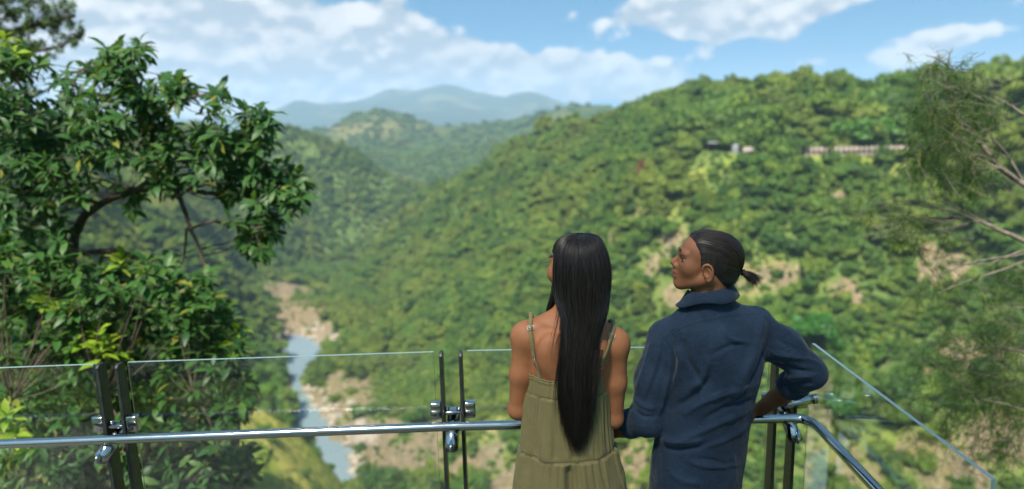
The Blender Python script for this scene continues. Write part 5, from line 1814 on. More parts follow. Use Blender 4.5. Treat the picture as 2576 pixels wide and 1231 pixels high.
# tie and tail
tail_d = np.array([.80, -.10, -.36]); tail_d /= np.linalg.norm(tail_d)
root_b = Q(-.104, -.027, .010)
a = np.linspace(0, 2 * np.pi, 17); e1 = np.cross(tail_d, [0, 0, 1]); e1 /= np.linalg.norm(e1); e2 = np.cross(tail_d, e1)
v2, f2 = tube(root_b + tail_d * .008 + np.outer(np.cos(a), e1) * .0085 + np.outer(np.sin(a), e2) * .0085, .0035, 8, cap=False); put('hair_tie', v2, f2, m_hair, hairm, smooth=True)
paths = []; rad = []
for k in range(420):
    a0 = r3.uniform(0, 6.28); rr_ = math.sqrt(r3.uniform()) ; o_ = (e1 * math.cos(a0) + e2 * math.sin(a0)) * rr_
    ln = r3.uniform(.022, .052); dr = r3.normal(size=3) * .006 + np.array([0, 0, -.010]) * r3.uniform(0, 1.5)
    c = [root_b - tail_d * .012 + o_ * .017, root_b + tail_d * .006 + o_ * .007, root_b + tail_d * (.012 + ln * .35) + o_ * .0125, root_b + tail_d * (.012 + ln * .75) + o_ * .0135 + dr * .5, root_b + tail_d * (.012 + ln) + o_ * .012 + dr * 1.6]
    paths.append(catmull(np.array(c), 12)); rad.append(r3.uniform(.0006, .0014))
for k in range(60):
    s0 = r3.uniform(-.03, .03); c = [Q(-.05, -.075, s0), Q(-.06, -.090, s0), Q(-.066 + r3.normal() * .006, -.098 - r3.uniform(0, .012), s0)]
    paths.append(catmull(np.array(c), 8)); rad.append(.0007)
v2, f2 = strands(paths, rad); put('ponytail', v2, f2, m_hair_b, hairm, smooth=True)

# shirt
S = Sculpt((.22, 1.85, .68), (1.14, 2.62, 1.52), .0042)
yaw = R(14)
S.stack([mrow(742, 1733, 1838, .0, .074), mrow(768, 1722, 1852, .0, .080), mrow(790, 1702, 1876, -.002, .086), mrow(815, 1682, 1905, -.004, .104), mrow(850, 1678, 1918, -.004, .118), mrow(900, 1682, 1920, -.004, .124), mrow(960, 1676, 1908, .0, .122), mrow(1020, 1666, 1896, .004, .118),
         mrow(1080, 1654, 1886, .006, .118), mrow(1140, 1642, 1878, .006, .124), mrow(1200, 1636, 1868, .006, .128), mrow(1260, 1632, 1862, .006, .128), mrow(1300, 1630, 1860, .006, .126)], .02, yaw, 2.25)
S.cone(neckb + [-.02, 0, -.028], shl_L + [.006, 0, .004], .050, .052, .04); S.cone(neckb + [.02, 0, -.028], shl_R + [.0, 0, .010], .050, .050, .04)
# sleeves
S.chain([shl_L, shl_L * .5 + elb_L * .5 + [-.006, 0, 0], elb_L], [.058, .060, .057], .035)
cufL = elb_L * .84 + wri_L * .16
S.chain([elb_L, cufL], [.054, .048], .03)
S.chain([shl_R + [.005, 0, -.012], shl_R * .5 + elb_R * .5 + [.004, 0, .008], elb_R + [.002, 0, .004]], [.058, .060, .053], .03)
cufR = elb_R * .76 + wri_R * .24
S.chain([elb_R, cufR], [.052, .050], .03)
V, F = S.mesh(); V = relax(V, F, 2, .5)
N_ = normals(V, F)
def PX(pts): return [(1543.4 + x * .4114, 724.4 + y * .4114) for x, y in pts]
lines = [
    (PX([(930, 130), (900, 250), (850, 400), (780, 560), (700, 680)]), .009, .018),
    (PX([(965, 220), (930, 380), (870, 520), (800, 640)]), -.007, .012),
    (PX([(860, 330), (700, 360), (580, 420)]), -.004, .010),
    (PX([(640, 190), (690, 290), (760, 330), (880, 335)]), .005, .010),
    (PX([(370, 330), (410, 420), (400, 520), (360, 620)]), .008, .014),
    (PX([(430, 300), (440, 400), (500, 520), (570, 600)]), -.006, .013),
    (PX([(560, 400), (570, 470), (540, 560), (440, 640)]), .007, .014),
    (PX([(590, 500), (560, 600), (470, 680), (350, 740)]), -.008, .015),
    (PX([(880, 590), (700, 640), (540, 700), (400, 800)]), .006, .014),
    (PX([(860, 680), (700, 730), (520, 820)]), -.005, .012),
    (PX([(840, 740), (660, 820), (480, 900), (300, 960)]), .006, .015),
    (PX([(270, 900), (360, 940), (480, 940), (560, 915)]), .008, .014),
    (PX([(260, 960), (400, 990), (560, 960)]), -.007, .012),
    (PX([(820, 840), (680, 930), (540, 980)]), .004, .011),
    (PX([(440, 1060), (560, 1090), (680, 1095), (760, 1080)]), .005, .009),
    (PX([(500, 1040), (620, 1060), (740, 1110)]), -.004, .008),
    (PX([(250, 860), (245, 980), (230, 1120)]), .006, .010),
    (PX([(720, 1000), (740, 1100), (720, 1220)]), .004, .012),
    (PX([(330, 1120), (420, 1180), (560, 1200)]), .004, .012),
    # left sleeve
    (PX([(250, 260), (220, 400), (170, 540), (130, 640)]), .006, .010),
    (PX([(300, 320), (290, 450), (240, 600), (190, 720)]), -.006, .011),
    (PX([(340, 400), (340, 520), (300, 680), (270, 800)]), .007, .012),
    (PX([(100, 650), (180, 720), (270, 740)]), .005, .009), (PX([(90, 700), (170, 780), (260, 790)]), -.005, .008),
    # right sleeve
    (PX([(960, 400), (1080, 420), (1200, 440), (1265, 470)]), .005, .010), (PX([(950, 460), (1050, 480), (1150, 510), (1250, 510)]), -.006, .010),
    (PX([(1020, 560), (1120, 540), (1230, 540)]), .006, .010), (PX([(1060, 590), (1160, 580), (1220, 590)]), -.005, .008),
    (PX([(1000, 220), (1090, 290), (1190, 380)]), .003, .012), (PX([(980, 300), (1060, 350), (1150, 400)]), -.003, .012),
]
lines = [(p_, a_ * 1.55, w_ * .78) for p_, a_, w_ in lines]
V = fold(V, N_, lines)
N_ = normals(V, F)
V = V + N_ * (fbm(V[:, 0] * 16, V[:, 1] * 16, V[:, 2] * 11, 3, 41) * .005 - np.clip(.06 - np.abs(fbm(V[:, 0] * 9 + V[:, 2] * 5, V[:, 1] * 9, V[:, 2] * 8, 2, 43)), 0, 1) * .018)[:, None]
V = relax(V, F, 1, .35)
shirt = put('shirt', V, F, m_navy, mroot, smooth=True)
bs = bvh_of(V, F)
for nm, pts in (('yoke_seam', PX([(325, 298), (430, 240), (560, 200), (700, 170), (830, 164), (895, 160)])), ('armhole_seam', PX([(235, 252), (285, 268), (325, 300), (345, 350)])), ('armhole_seam', PX([(925, 134), (955, 190), (964, 260), (955, 360), (935, 460)])),
                ('shoulder_seam', PX([(840, 110), (880, 128), (922, 134)]))):
    P_, n2 = surf_line(bs, pts, 34)
    for off in (0.0, .004):
        v2, f2 = tube(P_ + n2 * .0002 + np.array([0, 0, -off]), .0011, 6); put(nm, v2, f2, m_navy, shirt, smooth=True)
# rolled cuffs
def cuff(c, d, r_, ln, name):
    d = d / np.linalg.norm(d); A = Acc()
    e1 = np.cross(d, [0, 0, 1.0]); e1 /= np.linalg.norm(e1); e2 = np.cross(d, e1); a = np.linspace(0, 2 * np.pi, 40)[:-1]
    prof = [(-ln, r_ * .97), (-ln * .9, r_ * 1.06), (-ln * .2, r_ * 1.09), (ln * .12, r_ * 1.07), (ln * .18, r_ * 1.0), (ln * .02, r_ * .93), (-ln, r_ * .9)]
    rows = []
    for t, rr_ in prof:
        w_ = 1 + fbm(np.cos(a) * 2.2 + 3, np.sin(a) * 2.2, t * 30, 2, 7) * .05
        rows.append(c + d * (t + fbm(np.cos(a) * 1.5, np.sin(a) * 1.5, 0, 2, 3)[:, None] * .006) + np.outer(np.cos(a) * rr_ * w_, e1) + np.outer(np.sin(a) * rr_ * w_, e2))
    V = np.vstack(rows); n = 39
    F = np.array([(i * n + j, i * n + (j + 1) % n, (i + 1) * n + (j + 1) % n, (i + 1) * n + j) for i in range(len(prof) - 1) for j in range(n)])
    put(name, V, F, m_navy, shirt, smooth=True)
cuff(cufL + (cufL - elb_L) / np.linalg.norm(cufL - elb_L) * .040, cufL - elb_L, .049, .040, 'cuff')
cuff(cufR + (cufR - elb_R) / np.linalg.norm(cufR - elb_R) * .036, cufR - elb_R, .050, .040, 'cuff')
# collar: a stand and the turned-down leaf, open towards the front
ncen = Mp(1783, 727, .0)
na = 64; ph = np.linspace(R(-215), R(35), na)          # around the back of the neck, -90 deg faces the camera
def ring(rx_, ry_, z_, lean):
    x_ = ncen[0] + rx_ * np.cos(ph); y_ = ncen[1] + ry_ * np.sin(ph)
    zz_ = ncen[2] + z_ + lean * (np.cos(ph)) - np.clip(np.sin(ph) - .1, 0, 1) * .035
    return np.stack([x_, y_, zz_], -1)
rows = [ring(.080, .078, -.040, .010), ring(.066, .066, .008, .014), ring(.067, .067, .0115, .0145), ring(.0705, .0705, .010, .013), ring(.083, .082, -.004, .010), ring(.098, .099, -.0225, .004), ring(.0965, .0975, -.0245, .004), ring(.083, .082, -.0085, .010)]
# the left point of the leaf reaches down over the collar bone
for k, r_ in enumerate(rows):
    if k >= 4:
        left = np.clip((-np.cos(ph) - .45) / .55, 0, 1) ** 1.5
        r_[:, 2] -= left * .028; r_[:, 0] -= left * .012
        wv = fbm(ph * 2.2, np.zeros(na), 0, 2, 6) * .004; r_[:, 2] += wv
Vc = np.vstack(rows)
Fc = np.array([(i * na + j, i * na + j + 1, (i + 1) * na + j + 1, (i + 1) * na + j) for i in range(len(rows) - 1) for j in range(na - 1)])
co = put('collar', Vc, Fc, m_navy, shirt, smooth=True)
so = co.modifiers.new('thick', 'SOLIDIFY'); so.thickness = .0018; so.offset = 0
# trousers and shoes
S = Sculpt((.3, 1.95, .02), (.95, 2.55, .9), .009)
S.stack([(.88, hx, YM + .005, .135, .10), (.80, hx, YM + .005, .138, .102)], .02)
for s in (-1, 1):
    hp = np.array([hx + s * .062, YM + .005, .78]); kn = np.array([hx + s * .10, YM + .01, .47]); an = np.array([hx + s * .11, YM - .01, .12])
    S.chain([hp, (hp + kn) / 2, kn, an], [.080, .082, .072, .062], .03)
V, F = S.mesh(); V = relax(V, F, 2, .5)
put('trousers', V, F, m_trouser, mroot, smooth=True)
for s in (-1, 1):
    an = np.array([hx + s * .11, YM - .015, .09])
    S = Sculpt(an + [-.1, -.12, -.12], an + [.1, .28, .06], .006); S.cone(an + [0, -.02, -.045], an + [s * .02, .17, -.055], .045, .038, .02); S.cone(an + [0, -.01, -.04], an + [0, 0, 0], .045, .04, .02)
    V, F = S.mesh(); put('shoe', np.maximum(V, [-9, -9, .002]), F, m_shoe, mroot, smooth=True)
tag(mroot, 'man in a navy linen shirt, dark hair tied back, leaning on the handrail', 'person')
# ------------------------------------------------------------------ trees close to the platform
def leaf_mat(name, dark, mid, light, gloss=.34, transl=.22, trans_col=(.12, .24, .02)):
    m_, nt, out = mat(name)
    geo = nt.n('ShaderNodeNewGeometry'); pos = geo.outputs['Position']
    r_ = geo.outputs['Random Per Island']
    oi = nt.n('ShaderNodeObjectInfo').outputs['Random']
    rr_ = nt.m('FRACT', nt.m('ADD', r_, oi))
    big = nt.noise(pos, 1.6, 3)
    col = nt.mix(nt.ramp(rr_, 0, .8), dark, mid)
    col = nt.mix(nt.m('MULTIPLY', nt.ramp(nt.m('FRACT', nt.m('MULTIPLY', rr_, 9.7)), .6, 1), .7), col, light)
    col = nt.mix(nt.m('MULTIPLY', nt.ramp(big, .55, .7), .4), col, light)
    col = nt.mix(nt.m('MULTIPLY', nt.ramp(nt.m('FRACT', nt.m('MULTIPLY', rr_, 31.3)), .955, .975), .6), col, (.22, .20, .03))
    b = nt.n('ShaderNodeBsdfPrincipled', {'Base Color': col, 'Roughness': gloss, 'Specular IOR Level': .2})
    tr = nt.n('ShaderNodeBsdfTranslucent', {'Color': nt.mix(.5, col, trans_col)})
    ms = nt.n('ShaderNodeMixShader', {0: transl, 1: b.outputs[0], 2: tr.outputs[0]})
    nt.t.links.new(ms.outputs[0], out.inputs[0])
    return m_


m_leaf = leaf_mat('glossy_dark_leaves', (.015, .048, .014), (.031, .086, .020), (.066, .130, .027), .45, .34)
m_leaf_b = leaf_mat('glossy_shrub_leaves', (.018, .056, .016), (.038, .102, .024), (.085, .155, .032), .42, .34)
m_young = leaf_mat('young_yellow_leaves', (.13, .24, .02), (.20, .30, .025), (.26, .33, .035), .4, .4, (.4, .5, .03))
m_small = leaf_mat('small_leaves', (.022, .050, .014), (.040, .078, .020), (.07, .105, .028), .5, .3)
m_needle = leaf_mat('she_oak_needles', (.024, .054, .014), (.040, .080, .020), (.068, .105, .028), .6, .3)
m_limb = principled('brown_limb', (.075, .055, .04), .9, noise_scale=18, noise_amt=.45, bump=.4, bump_scale=60)
m_twig_g = principled('grey_twig', (.12, .10, .08), .9, noise_scale=20, noise_amt=.35)

LEAF_V = np.array([[0, 0, 0], [.30, .17, .05], [.30, 0, .01], [.30, -.17, .05], [.66, .17, .005], [.66, 0, -.045], [.66, -.17, .005], [.97, 0, -.20]])
LEAF_Q = np.array([[1, 2, 5, 4], [2, 3, 6, 5]]); LEAF_T = np.array([[0, 2, 1], [0, 3, 2], [4, 5, 7], [5, 6, 7]])


def leaves_mesh(pos, d, n, size, width=1.0):
    """many leaves at once: base positions, directions, upper-side normals, lengths"""
    d = d / np.linalg.norm(d, axis=1)[:, None]
    s = np.cross(n, d); s /= np.linalg.norm(s, axis=1)[:, None] + 1e-9; n = np.cross(d, s)
    L = LEAF_V
    V = pos[:, None] + size[:, None, None] * (L[None, :, 0, None] * d[:, None] + L[None, :, 1, None] * width * s[:, None] + L[None, :, 2, None] * n[:, None])
    k = len(pos); o = (np.arange(k) * 8)[:, None, None]
    return V.reshape(-1, 3), [(LEAF_Q[None] + o).reshape(-1, 4), (LEAF_T[None] + o).reshape(-1, 3)]


def rosettes(r, C, axis, per=(8, 14), size=(.10, .16), droop=.6):
    """spiral tufts of leaves at twig ends"""
    P = []; D = []; N = []; Sz = []
    for c, ax in zip(C, axis):
        ax = ax / np.linalg.norm(ax); e1 = np.cross(ax, r.normal(size=3)); e1 /= np.linalg.norm(e1); e2 = np.cross(ax, e1)
        m = r.integers(*per); a0 = r.uniform(0, 6.28)
        for j in range(m):
            a = a0 + j * 2.4; t = j / m
            out = e1 * math.cos(a) + e2 * math.sin(a)
            dd = out * (1.0 - .45 * t) + ax * (.15 + .75 * t) + np.array([0, 0, -droop]) * r.uniform(.4, 1.3)
            P.append(c - ax * (1 - t) * r.uniform(.04, .11) + out * .006); D.append(dd)
            N.append(ax * .8 + np.array([0, 0, .6]) + r.normal(size=3) * .25); Sz.append(r.uniform(*size))
    return np.array(P), np.array(D), np.array(N), np.array(Sz)


def inside(poly, x, y):
    poly = np.asarray(poly, float); c = np.zeros(np.shape(x), bool); j = len(poly) - 1
    for i in range(len(poly)):
        a, b = poly[i], poly[j]
        c ^= ((a[1] > y) != (b[1] > y)) & (x < (b[0] - a[0]) * (y - a[1]) / (b[1] - a[1] + 1e-9) + a[0]); j = i
    return c


def limbs_of(spec):
    return [catmull(np.array([at(*p) for p in l]), 6 * len(l)) for l in spec]


def grow(name, label, cat, foot, spec, radii, poly, count, depth, gaps, leafm, seed, size=(.10, .16), per=(8, 14), twig_mat=None, young=(), extra_group=None, nsolo=0, limb_mat=None, mind=0):
    """a broad-leaved tree: limbs, twigs to each leaf tuft, tufts spread through the crown's volume"""
    r = np.random.default_rng(seed)
    limb_mat = limb_mat or m_limb
    root = empty(name, foot)
    L = limbs_of(spec)
    nodes = []; A = Acc()
    for l, (r0, r1) in zip(L, radii):
        l = l + np.cumsum(r.normal(size=l.shape), 0) * .0035
        o = put('limb', *tube(l, np.linspace(r0, r1, len(l)), 8), limb_mat, root, smooth=True)
        nodes.append(l)
    nodes = np.vstack(nodes)
    C = []
    xs_ = np.array(poly)[:, 0]; ys_ = np.array(poly)[:, 1]
    while len(C) < count:
        x = r.uniform(xs_.min(), xs_.max()); y = r.uniform(ys_.min(), ys_.max())
        if not inside(poly, np.array(x), np.array(y)): continue
        if any(((x - gx) / gw) ** 2 + ((y - gy) / gh) ** 2 < 1 and r.uniform() < pr for gx, gy, gw, gh, pr in gaps): continue
        C.append(at(x, y, r.uniform(*depth)))
    C = np.array(C)
    YC = []; ymask = np.zeros(len(C), bool)
    if len(young):
        YC = np.array([at(*p) for p in young]); C = np.vstack([C, YC]); ymask = np.concatenate([ymask, np.ones(len(YC), bool)])
    near = np.argmin(((C[:, None] - nodes[None]) ** 2).sum(-1) + np.maximum(0, nodes[None, :, 2] - C[:, None, 2]) * .3, 1)
    B0 = nodes[near]
    AX = []
    for c, b in zip(C, B0):
        v_ = c - b; ln = np.linalg.norm(v_) + 1e-6
        mid = b + v_ * .5 + np.array([0, 0, -.06 * ln]) + r.normal(size=3) * .03 * ln
        p = np.array([b, mid, c]); p = catmull(p, 6)
        A.add(*tube(p, np.linspace(min(.007, .003 + ln * .003), .002, 6), 5, cap=False))
        t = p[-1] - p[-2]; t = t / np.linalg.norm(t)
        AX.append(t + np.array([0, 0, .55]))
    put('twigs', *A.out(), limb_mat, root, smooth=True)['kind'] = 'stuff'
    AX = np.array(AX)
    P, D, N, Sz = rosettes(r, C[~ymask], AX[~ymask], per, size)
    pick_ = np.zeros(len(P), bool)
    if nsolo:
        # the leaves that show best are leaves of their own
        px_, py_, dp = proj(P); sc = Sz / dp + r.uniform(0, .004, len(P)); sc[(px_ < 5) | (py_ < 5) | (py_ > 1225)] = 0
        pick_[np.argsort(-sc)[:nsolo]] = True
    v_, f_ = leaves_mesh(P[~pick_], D[~pick_], N[~pick_], Sz[~pick_])
    put('foliage', v_, f_, leafm, root)['kind'] = 'stuff'
    if nsolo:
        lm_ = mesh_from('leaf', LEAF_V, [LEAF_Q, LEAF_T], leafm)
        o0 = np.array(root.location)
        for p, d, n, s in zip(P[pick_], D[pick_], N[pick_], Sz[pick_]):
            d = d / np.linalg.norm(d); sv = np.cross(n, d); sv /= np.linalg.norm(sv); n2 = np.cross(d, sv)
            o = link('leaf', lm_, root)
            o.matrix_local = Matrix(((d[0] * s, sv[0] * s, n2[0] * s, p[0] - o0[0]), (d[1] * s, sv[1] * s, n2[1] * s, p[1] - o0[1]), (d[2] * s, sv[2] * s, n2[2] * s, p[2] - o0[2]), (0, 0, 0, 1)))
    if len(young):
        P, D, N, Sz = rosettes(r, C[ymask], AX[ymask] + [0, 0, .6], (9, 14), (size[0] * .95, size[1] * 1.0), .25)
        v_, f_ = leaves_mesh(P, D, N, Sz, 1.1)
        put('young_leaves', v_, f_, m_young, root)
    return tag(root, label, cat)


spec = [[(120, 1700, 6.6), (170, 1300, 6.4), (205, 1050, 6.3), (200, 880, 6.15), (185, 720, 6.0), (180, 620, 5.9)],
        [(182, 640, 5.9), (200, 570, 5.85), (250, 515, 5.75), (340, 480, 5.6), (430, 474, 5.5), (520, 492, 5.4)],
        [(340, 480, 5.6), (400, 430, 5.55), (385, 385, 5.5), (365, 300, 5.5), (330, 200, 5.5), (330, 115, 5.5)],
        [(385, 385, 5.5), (425, 440, 5.47), (455, 520, 5.42), (472, 580, 5.4), (500, 645, 5.35), (524, 710, 5.3), (522, 760, 5.3), (512, 830, 5.3)],
        [(445, 500, 5.4), (480, 475, 5.36), (540, 462, 5.32), (610, 476, 5.28), (680, 450, 5.2), (725, 440, 5.2)],
        [(472, 580, 5.4), (520, 565, 5.35), (580, 560, 5.3), (650, 580, 5.25)],
        [(430, 474, 5.5), (510, 420, 5.4), (590, 360, 5.3), (648, 300, 5.25)],
        [(225, 535, 5.8), (150, 440, 5.7), (110, 330, 5.6), (60, 210, 5.6), (20, 130, 5.6)],
        [(365, 300, 5.5), (440, 260, 5.45), (530, 240, 5.4)],
        [(182, 620, 5.9), (90, 565, 5.9), (-20, 520, 5.9)],
        [(190, 640, 5.95), (290, 625, 5.8), (370, 650, 5.7), (430, 700, 5.6), (470, 740, 5.6)],
        [(470, 570, 5.4), (462, 640, 5.4), (440, 700, 5.45), (432, 760, 5.5)],
        [(250, 515, 5.75), (160, 480, 5.8), (110, 400, 5.8), (150, 300, 5.8), (200, 180, 5.8)]]
rad_l = [(.085, .045), (.042, .017), (.024, .010), (.022, .007), (.013, .006), (.012, .005), (.015, .006), (.026, .010), (.012, .006), (.020, .010), (.026, .010), (.012, .006), (.02, .008)]
poly_up = [(-60, 90), (60, 100), (130, 175), (215, 170), (230, 130), (300, 95), (350, 90), (368, 150), (362, 200), (415, 175), (450, 180), (475, 215), (555, 215), (575, 290), (620, 330), (605, 285), (640, 268), (688, 285), (702, 330), (672, 392), (700, 410), (752, 425), (772, 480), (745, 535), (690, 528), (702, 600), (655, 648), (600, 600),
           (555, 560), (560, 470), (470, 440), (400, 500), (330, 560), (270, 480), (190, 500), (170, 620), (-60, 700)]
gaps = [(250, 430, 80, 30, .6), (480, 400, 50, 25, .5), (250, 545, 75, 55, .75), (330, 545, 70, 40, .75), (560, 520, 45, 28, .8), (520, 590, 30, 40, .8), (90, 225, 70, 38, .85), (45, 330, 50, 22, .7), (300, 420, 60, 26, .7), (600, 420, 30, 20, .5), (410, 560, 40, 60, .8), (610, 345, 22, 20, .9), (200, 200, 40, 30, .6), (520, 300, 25, 14, .5)]
grow('broadleaf_tree', 'large dark green broadleaf tree reaching over the left of the view', 'tree', at(120, 1700, 6.6), spec, rad_l, poly_up, 520, (4.9, 6.3), gaps, m_leaf, 31, nsolo=300,
     size=(.06, .15), per=(8, 16), young=[(25, 125, 5.5), (10, 90, 5.6), (738, 500, 5.2), (300, 660, 5.5)])
shr = [('leafy dark green shrub at the far left behind the glass', [(-60, 600), (150, 610), (240, 760), (250, 1000), (230, 1300), (-60, 1300)], 420, [(110, 755, 4.8), (140, 775, 4.75), (90, 735, 4.9), (15, 1040, 4.2), (40, 1090, 4.2)], 60, 41),
       ('dense green shrub with bright yellow young leaves behind the left post pair', [(170, 640), (420, 640), (460, 800), (460, 1300), (180, 1300)], 330, [(215, 850, 4.7), (245, 835, 4.65), (275, 860, 4.65), (250, 880, 4.6), (230, 825, 4.75), (300, 890, 4.7), (305, 650, 5.3)], 300, 42),
       ('green shrub with a ragged edge over the river left of the glass', [(400, 690), (530, 680), (580, 780), (612, 850), (600, 930), (645, 965), (630, 1040), (600, 1080), (645, 1150), (600, 1300), (400, 1300)], 340, [(596, 830, 4.9), (580, 850, 4.9), (540, 880, 4.9), (470, 775, 5.0), (600, 870, 4.9), (560, 905, 4.9)], 520, 43)]
for lb, poly, cnt, yg, cxp, sd_ in shr:
    foot = at(cxp, 1900, 5.6)
    spec = [[(cxp, 1900, 5.6), (cxp + 10, 1500, 5.6), (cxp - 10, 1200, 5.6), (cxp + 20, 950, 5.5), (cxp + 5, 780, 5.5)], [(cxp, 1400, 5.6), (cxp - 80, 1200, 5.3), (cxp - 100, 1000, 5.2)], [(cxp, 1300, 5.6), (cxp + 70, 1150, 5.3), (cxp + 80, 950, 5.2)], [(cxp, 1250, 5.6), (cxp + 20, 1100, 4.8), (cxp - 30, 1000, 4.7)]]
    grow('shrub', lb, 'shrub', foot, spec, [(.05, .012), (.028, .008), (.028, .008), (.024, .008)], poly, cnt, (4.6, 6.6), [(560, 760, 30, 40, .5)], m_leaf_b, sd_, young=yg, size=(.06, .155), per=(8, 15))
# small-leaved tree farther back at the top left
spec = [[(-500, 1900, 12), (-420, 1000, 12), (-300, 500, 11.8), (-160, 250, 11.5), (-20, 110, 11.3), (90, 60, 11.2), (190, 40, 11)], [(-160, 250, 11.5), (-60, 60, 11.3), (40, -20, 11.2)], [(-20, 110, 11.3), (60, 130, 11.2), (150, 120, 11.1), (205, 95, 11)], [(-300, 500, 11.8), (-120, 330, 11.6), (60, 250, 11.4), (150, 200, 11.2)]]
grow('small_leaved_tree', 'fine-leaved brownish green tree at the top left corner against the sky', 'tree', at(-500, 1900, 12), spec, [(.16, .02), (.05, .012), (.04, .01), (.06, .01)], [(-150, -120), (120, -60), (190, 5), (212, 60), (205, 105), (150, 130), (110, 165), (60, 120), (100, 230), (30, 260), (-150, 200)], 620, (10.6, 12), [(60, 150, 50, 24, .8), (120, 90, 26, 12, .5)], m_small, 51, size=(.045, .085), per=(12, 22))

# she-oak on the right: bare grey twigs and drooping needles
r8 = np.random.default_rng(77)
root = empty('she_oak_tree', at(2950, 2000, 5.2))
limbs = [[(2950, 2000, 5.2), (2900, 1300, 5.2), (2860, 800, 5.2), (2800, 450, 5.2), (2760, 150, 5.3), (2735, -150, 5.3), (2725, -450, 5.35)],
         [(2840, 720, 5.2), (2700, 660, 5.1), (2575, 605, 5.1), (2490, 566, 5.15), (2440, 552, 5.2), (2380, 548, 5.3)],
         [(2830, 620, 5.2), (2680, 530, 5.1), (2575, 462, 5.1), (2520, 418, 5.15), (2478, 365, 5.2), (2440, 312, 5.25), (2412, 240, 5.3), (2385, 170, 5.35)],
         [(2840, 860, 5.2), (2700, 790, 5.1), (2575, 770, 5.1), (2480, 768, 5.1)],
         [(2850, 1000, 5.2), (2700, 930, 5.0), (2575, 890, 5.0), (2470, 880, 5.0), (2400, 900, 5.0)],
         [(2860, 1200, 5.2), (2700, 1080, 5.0), (2575, 1030, 4.9), (2480, 1010, 4.9)],
         [(2575, 462, 5.1), (2530, 380, 5.1), (2500, 345, 5.1), (2478, 322, 5.1)],
         [(2560, 455, 5.1), (2500, 425, 5.1), (2430, 395, 5.15), (2380, 385, 5.2)],
         [(2800, 450, 5.2), (2700, 330, 5.2), (2590, 300, 5.2), (2500, 250, 5.3)]]
lr = [(.10, .008), (.026, .008), (.030, .006), (.016, .004), (.018, .004), (.018, .004), (.012, .004), (.010, .003), (.02, .005)]
for l, (a_, b_) in zip(limbs, lr):
    p = catmull(np.array([at(*q) for q in l]), 8 * len(l)); p += np.cumsum(r8.normal(size=p.shape), 0) * .0025
    put('limb', *tube(p, np.linspace(a_, b_, len(p)), 7), m_twig_g, root, smooth=True)
# long bare twigs sweeping left
A = Acc()
tw = [[(2480, 562, 5.15), (2380, 530, 5.2), (2260, 514, 5.3), (2180, 510, 5.35)], [(2440, 552, 5.2), (2330, 560, 5.25), (2230, 580, 5.3), (2150, 600, 5.3)], [(2400, 548, 5.25), (2300, 545, 5.3), (2215, 548, 5.3)], [(2460, 558, 5.2), (2340, 585, 5.2), (2260, 592, 5.25), (2200, 600, 5.3)],
      [(2380, 548, 5.3), (2290, 560, 5.3), (2190, 572, 5.3)], [(2500, 572, 5.15), (2400, 520, 5.2), (2330, 500, 5.3)], [(2575, 640, 5.1), (2470, 655, 5.1), (2390, 682, 5.1), (2330, 700, 5.1)], [(2575, 630, 5.1), (2480, 660, 5.1), (2400, 665, 5.1)], [(2575, 660, 5.0), (2440, 710, 5.0), (2370, 740, 5.0)],
      [(2470, 360, 5.2), (2420, 350, 5.2), (2330, 310, 5.3)], [(2500, 400, 5.2), (2420, 380, 5.2), (2350, 372, 5.2), (2310, 380, 5.2)], [(2520, 418, 5.15), (2460, 440, 5.2), (2400, 420, 5.2)], [(2412, 240, 5.3), (2360, 215, 5.3), (2310, 200, 5.35)], [(2440, 312, 5.25), (2380, 285, 5.3), (2330, 230, 5.3)],
      [(2385, 170, 5.35), (2360, 150, 5.35), (2330, 140, 5.4)], [(2385, 170, 5.35), (2390, 140, 5.35), (2400, 120, 5.4)]]
for l in tw:
    p = catmull(np.array([at(*q) for q in l]), 22); p += np.cumsum(r8.normal(size=p.shape), 0) * .002
    put('twig', *tube(p, np.linspace(.0085, .003, 22), 5), m_twig_g, root, smooth=True)
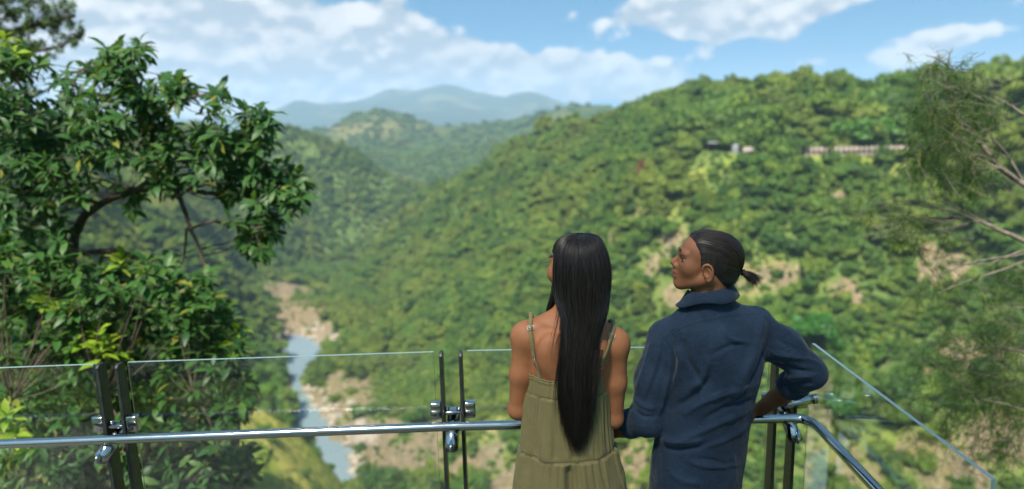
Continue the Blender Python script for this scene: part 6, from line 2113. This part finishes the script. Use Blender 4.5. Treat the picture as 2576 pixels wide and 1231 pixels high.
# needle tufts
zones = [((2740, 0), (90, 160), 60, 1), ((2700, 300), (90, 120), 60, 1), ((2700, 600), (80, 120), 40, 1), ((2375, 185), (52, 45), 46, .6), ((2340, 290), (60, 70), 80, 1.0), ((2420, 300), (60, 80), 70, 1.0), ((2360, 390), (70, 50), 60, 1), ((2450, 420), (70, 50), 40, 1), ((2300, 540), (110, 50), 36, .8),
         ((2540, 720), (50, 60), 40, 1), ((2480, 840), (90, 60), 70, 1), ((2420, 950), (80, 70), 70, 1), ((2520, 980), (60, 90), 80, 1), ((2380, 1050), (60, 60), 40, 1), ((2500, 1110), (70, 60), 55, 1), ((2200, 520), (60, 40), 12, .8), ((2280, 600), (90, 40), 26, .9), ((2400, 740), (70, 50), 26, 1), ((2340, 880), (50, 60), 22, 1)]
NP, ND, NL = [], [], []
for (zx, zy), (zw, zh), cnt, ln in zones:
    for k in range(int(cnt * .72)):
        c = at(zx + r8.normal() * zw * .6, zy + r8.normal() * zh * .6, r8.uniform(4.8, 5.7))
        ax = r8.normal(size=3) * .6 + np.array([-.5, 0, .25]); ax /= np.linalg.norm(ax)
        p = catmull(np.array([c - ax * .22 + [0.05, 0, -.02], c - ax * .1, c]), 6); A.add(*tube(p, np.linspace(.0022, .0008, 6), 4, cap=False))
        for j in range(r8.integers(12, 24)):
            b_ = c - ax * r8.uniform(0, .2)
            up_ = 1.0 if zy < 240 else 0
            d = ax * .8 + r8.normal(size=3) * .55 + np.array([0, 0, -.75 + up_ * .9]); NP.append(b_); ND.append(d / np.linalg.norm(d)); NL.append(ln * r8.uniform(.10, .24))
put('twigs', *A.out(), m_twig_g, root, smooth=True)['kind'] = 'stuff'
NP, ND, NL = np.array(NP), np.array(ND), np.array(NL)
sv = np.cross(ND, r8.normal(size=NP.shape)); sv /= np.linalg.norm(sv, axis=1)[:, None]
w_ = .0016
m1 = NP + ND * NL[:, None] * .55; tip = NP + ND * NL[:, None] + np.array([0, 0, -1]) * (NL * .22)[:, None]
Vn = np.stack([NP - sv * w_, NP + sv * w_, m1 + sv * w_, m1 - sv * w_, tip], 1).reshape(-1, 3)
o_ = (np.arange(len(NP)) * 5)[:, None]
put('needles', Vn, [np.array([[0, 1, 2, 3]]) + o_, np.array([[3, 2, 4]]) + o_], m_needle, root)['kind'] = 'stuff'
tag(root, 'wispy she-oak with drooping needles and bare grey twigs at the right edge', 'tree')
# ------------------------------------------------------------------ haze over the valley
m_haze, nt, out = mat('haze')
v = nt.n('ShaderNodeVolumePrincipled', {'Color': (.56, .77, 1.0, 1), 'Density': 1.0e-4, 'Anisotropy': 0.15})
nt.t.links.new(v.outputs[0], out.inputs['Volume'])
hv, hf = box((0, 5800, 100), (7000, 0, 0), (0, 6100, 0), (0, 0, 380))
tag(put('haze', hv, hf, m_haze), 'pale blue haze filling the valley', kind='stuff')
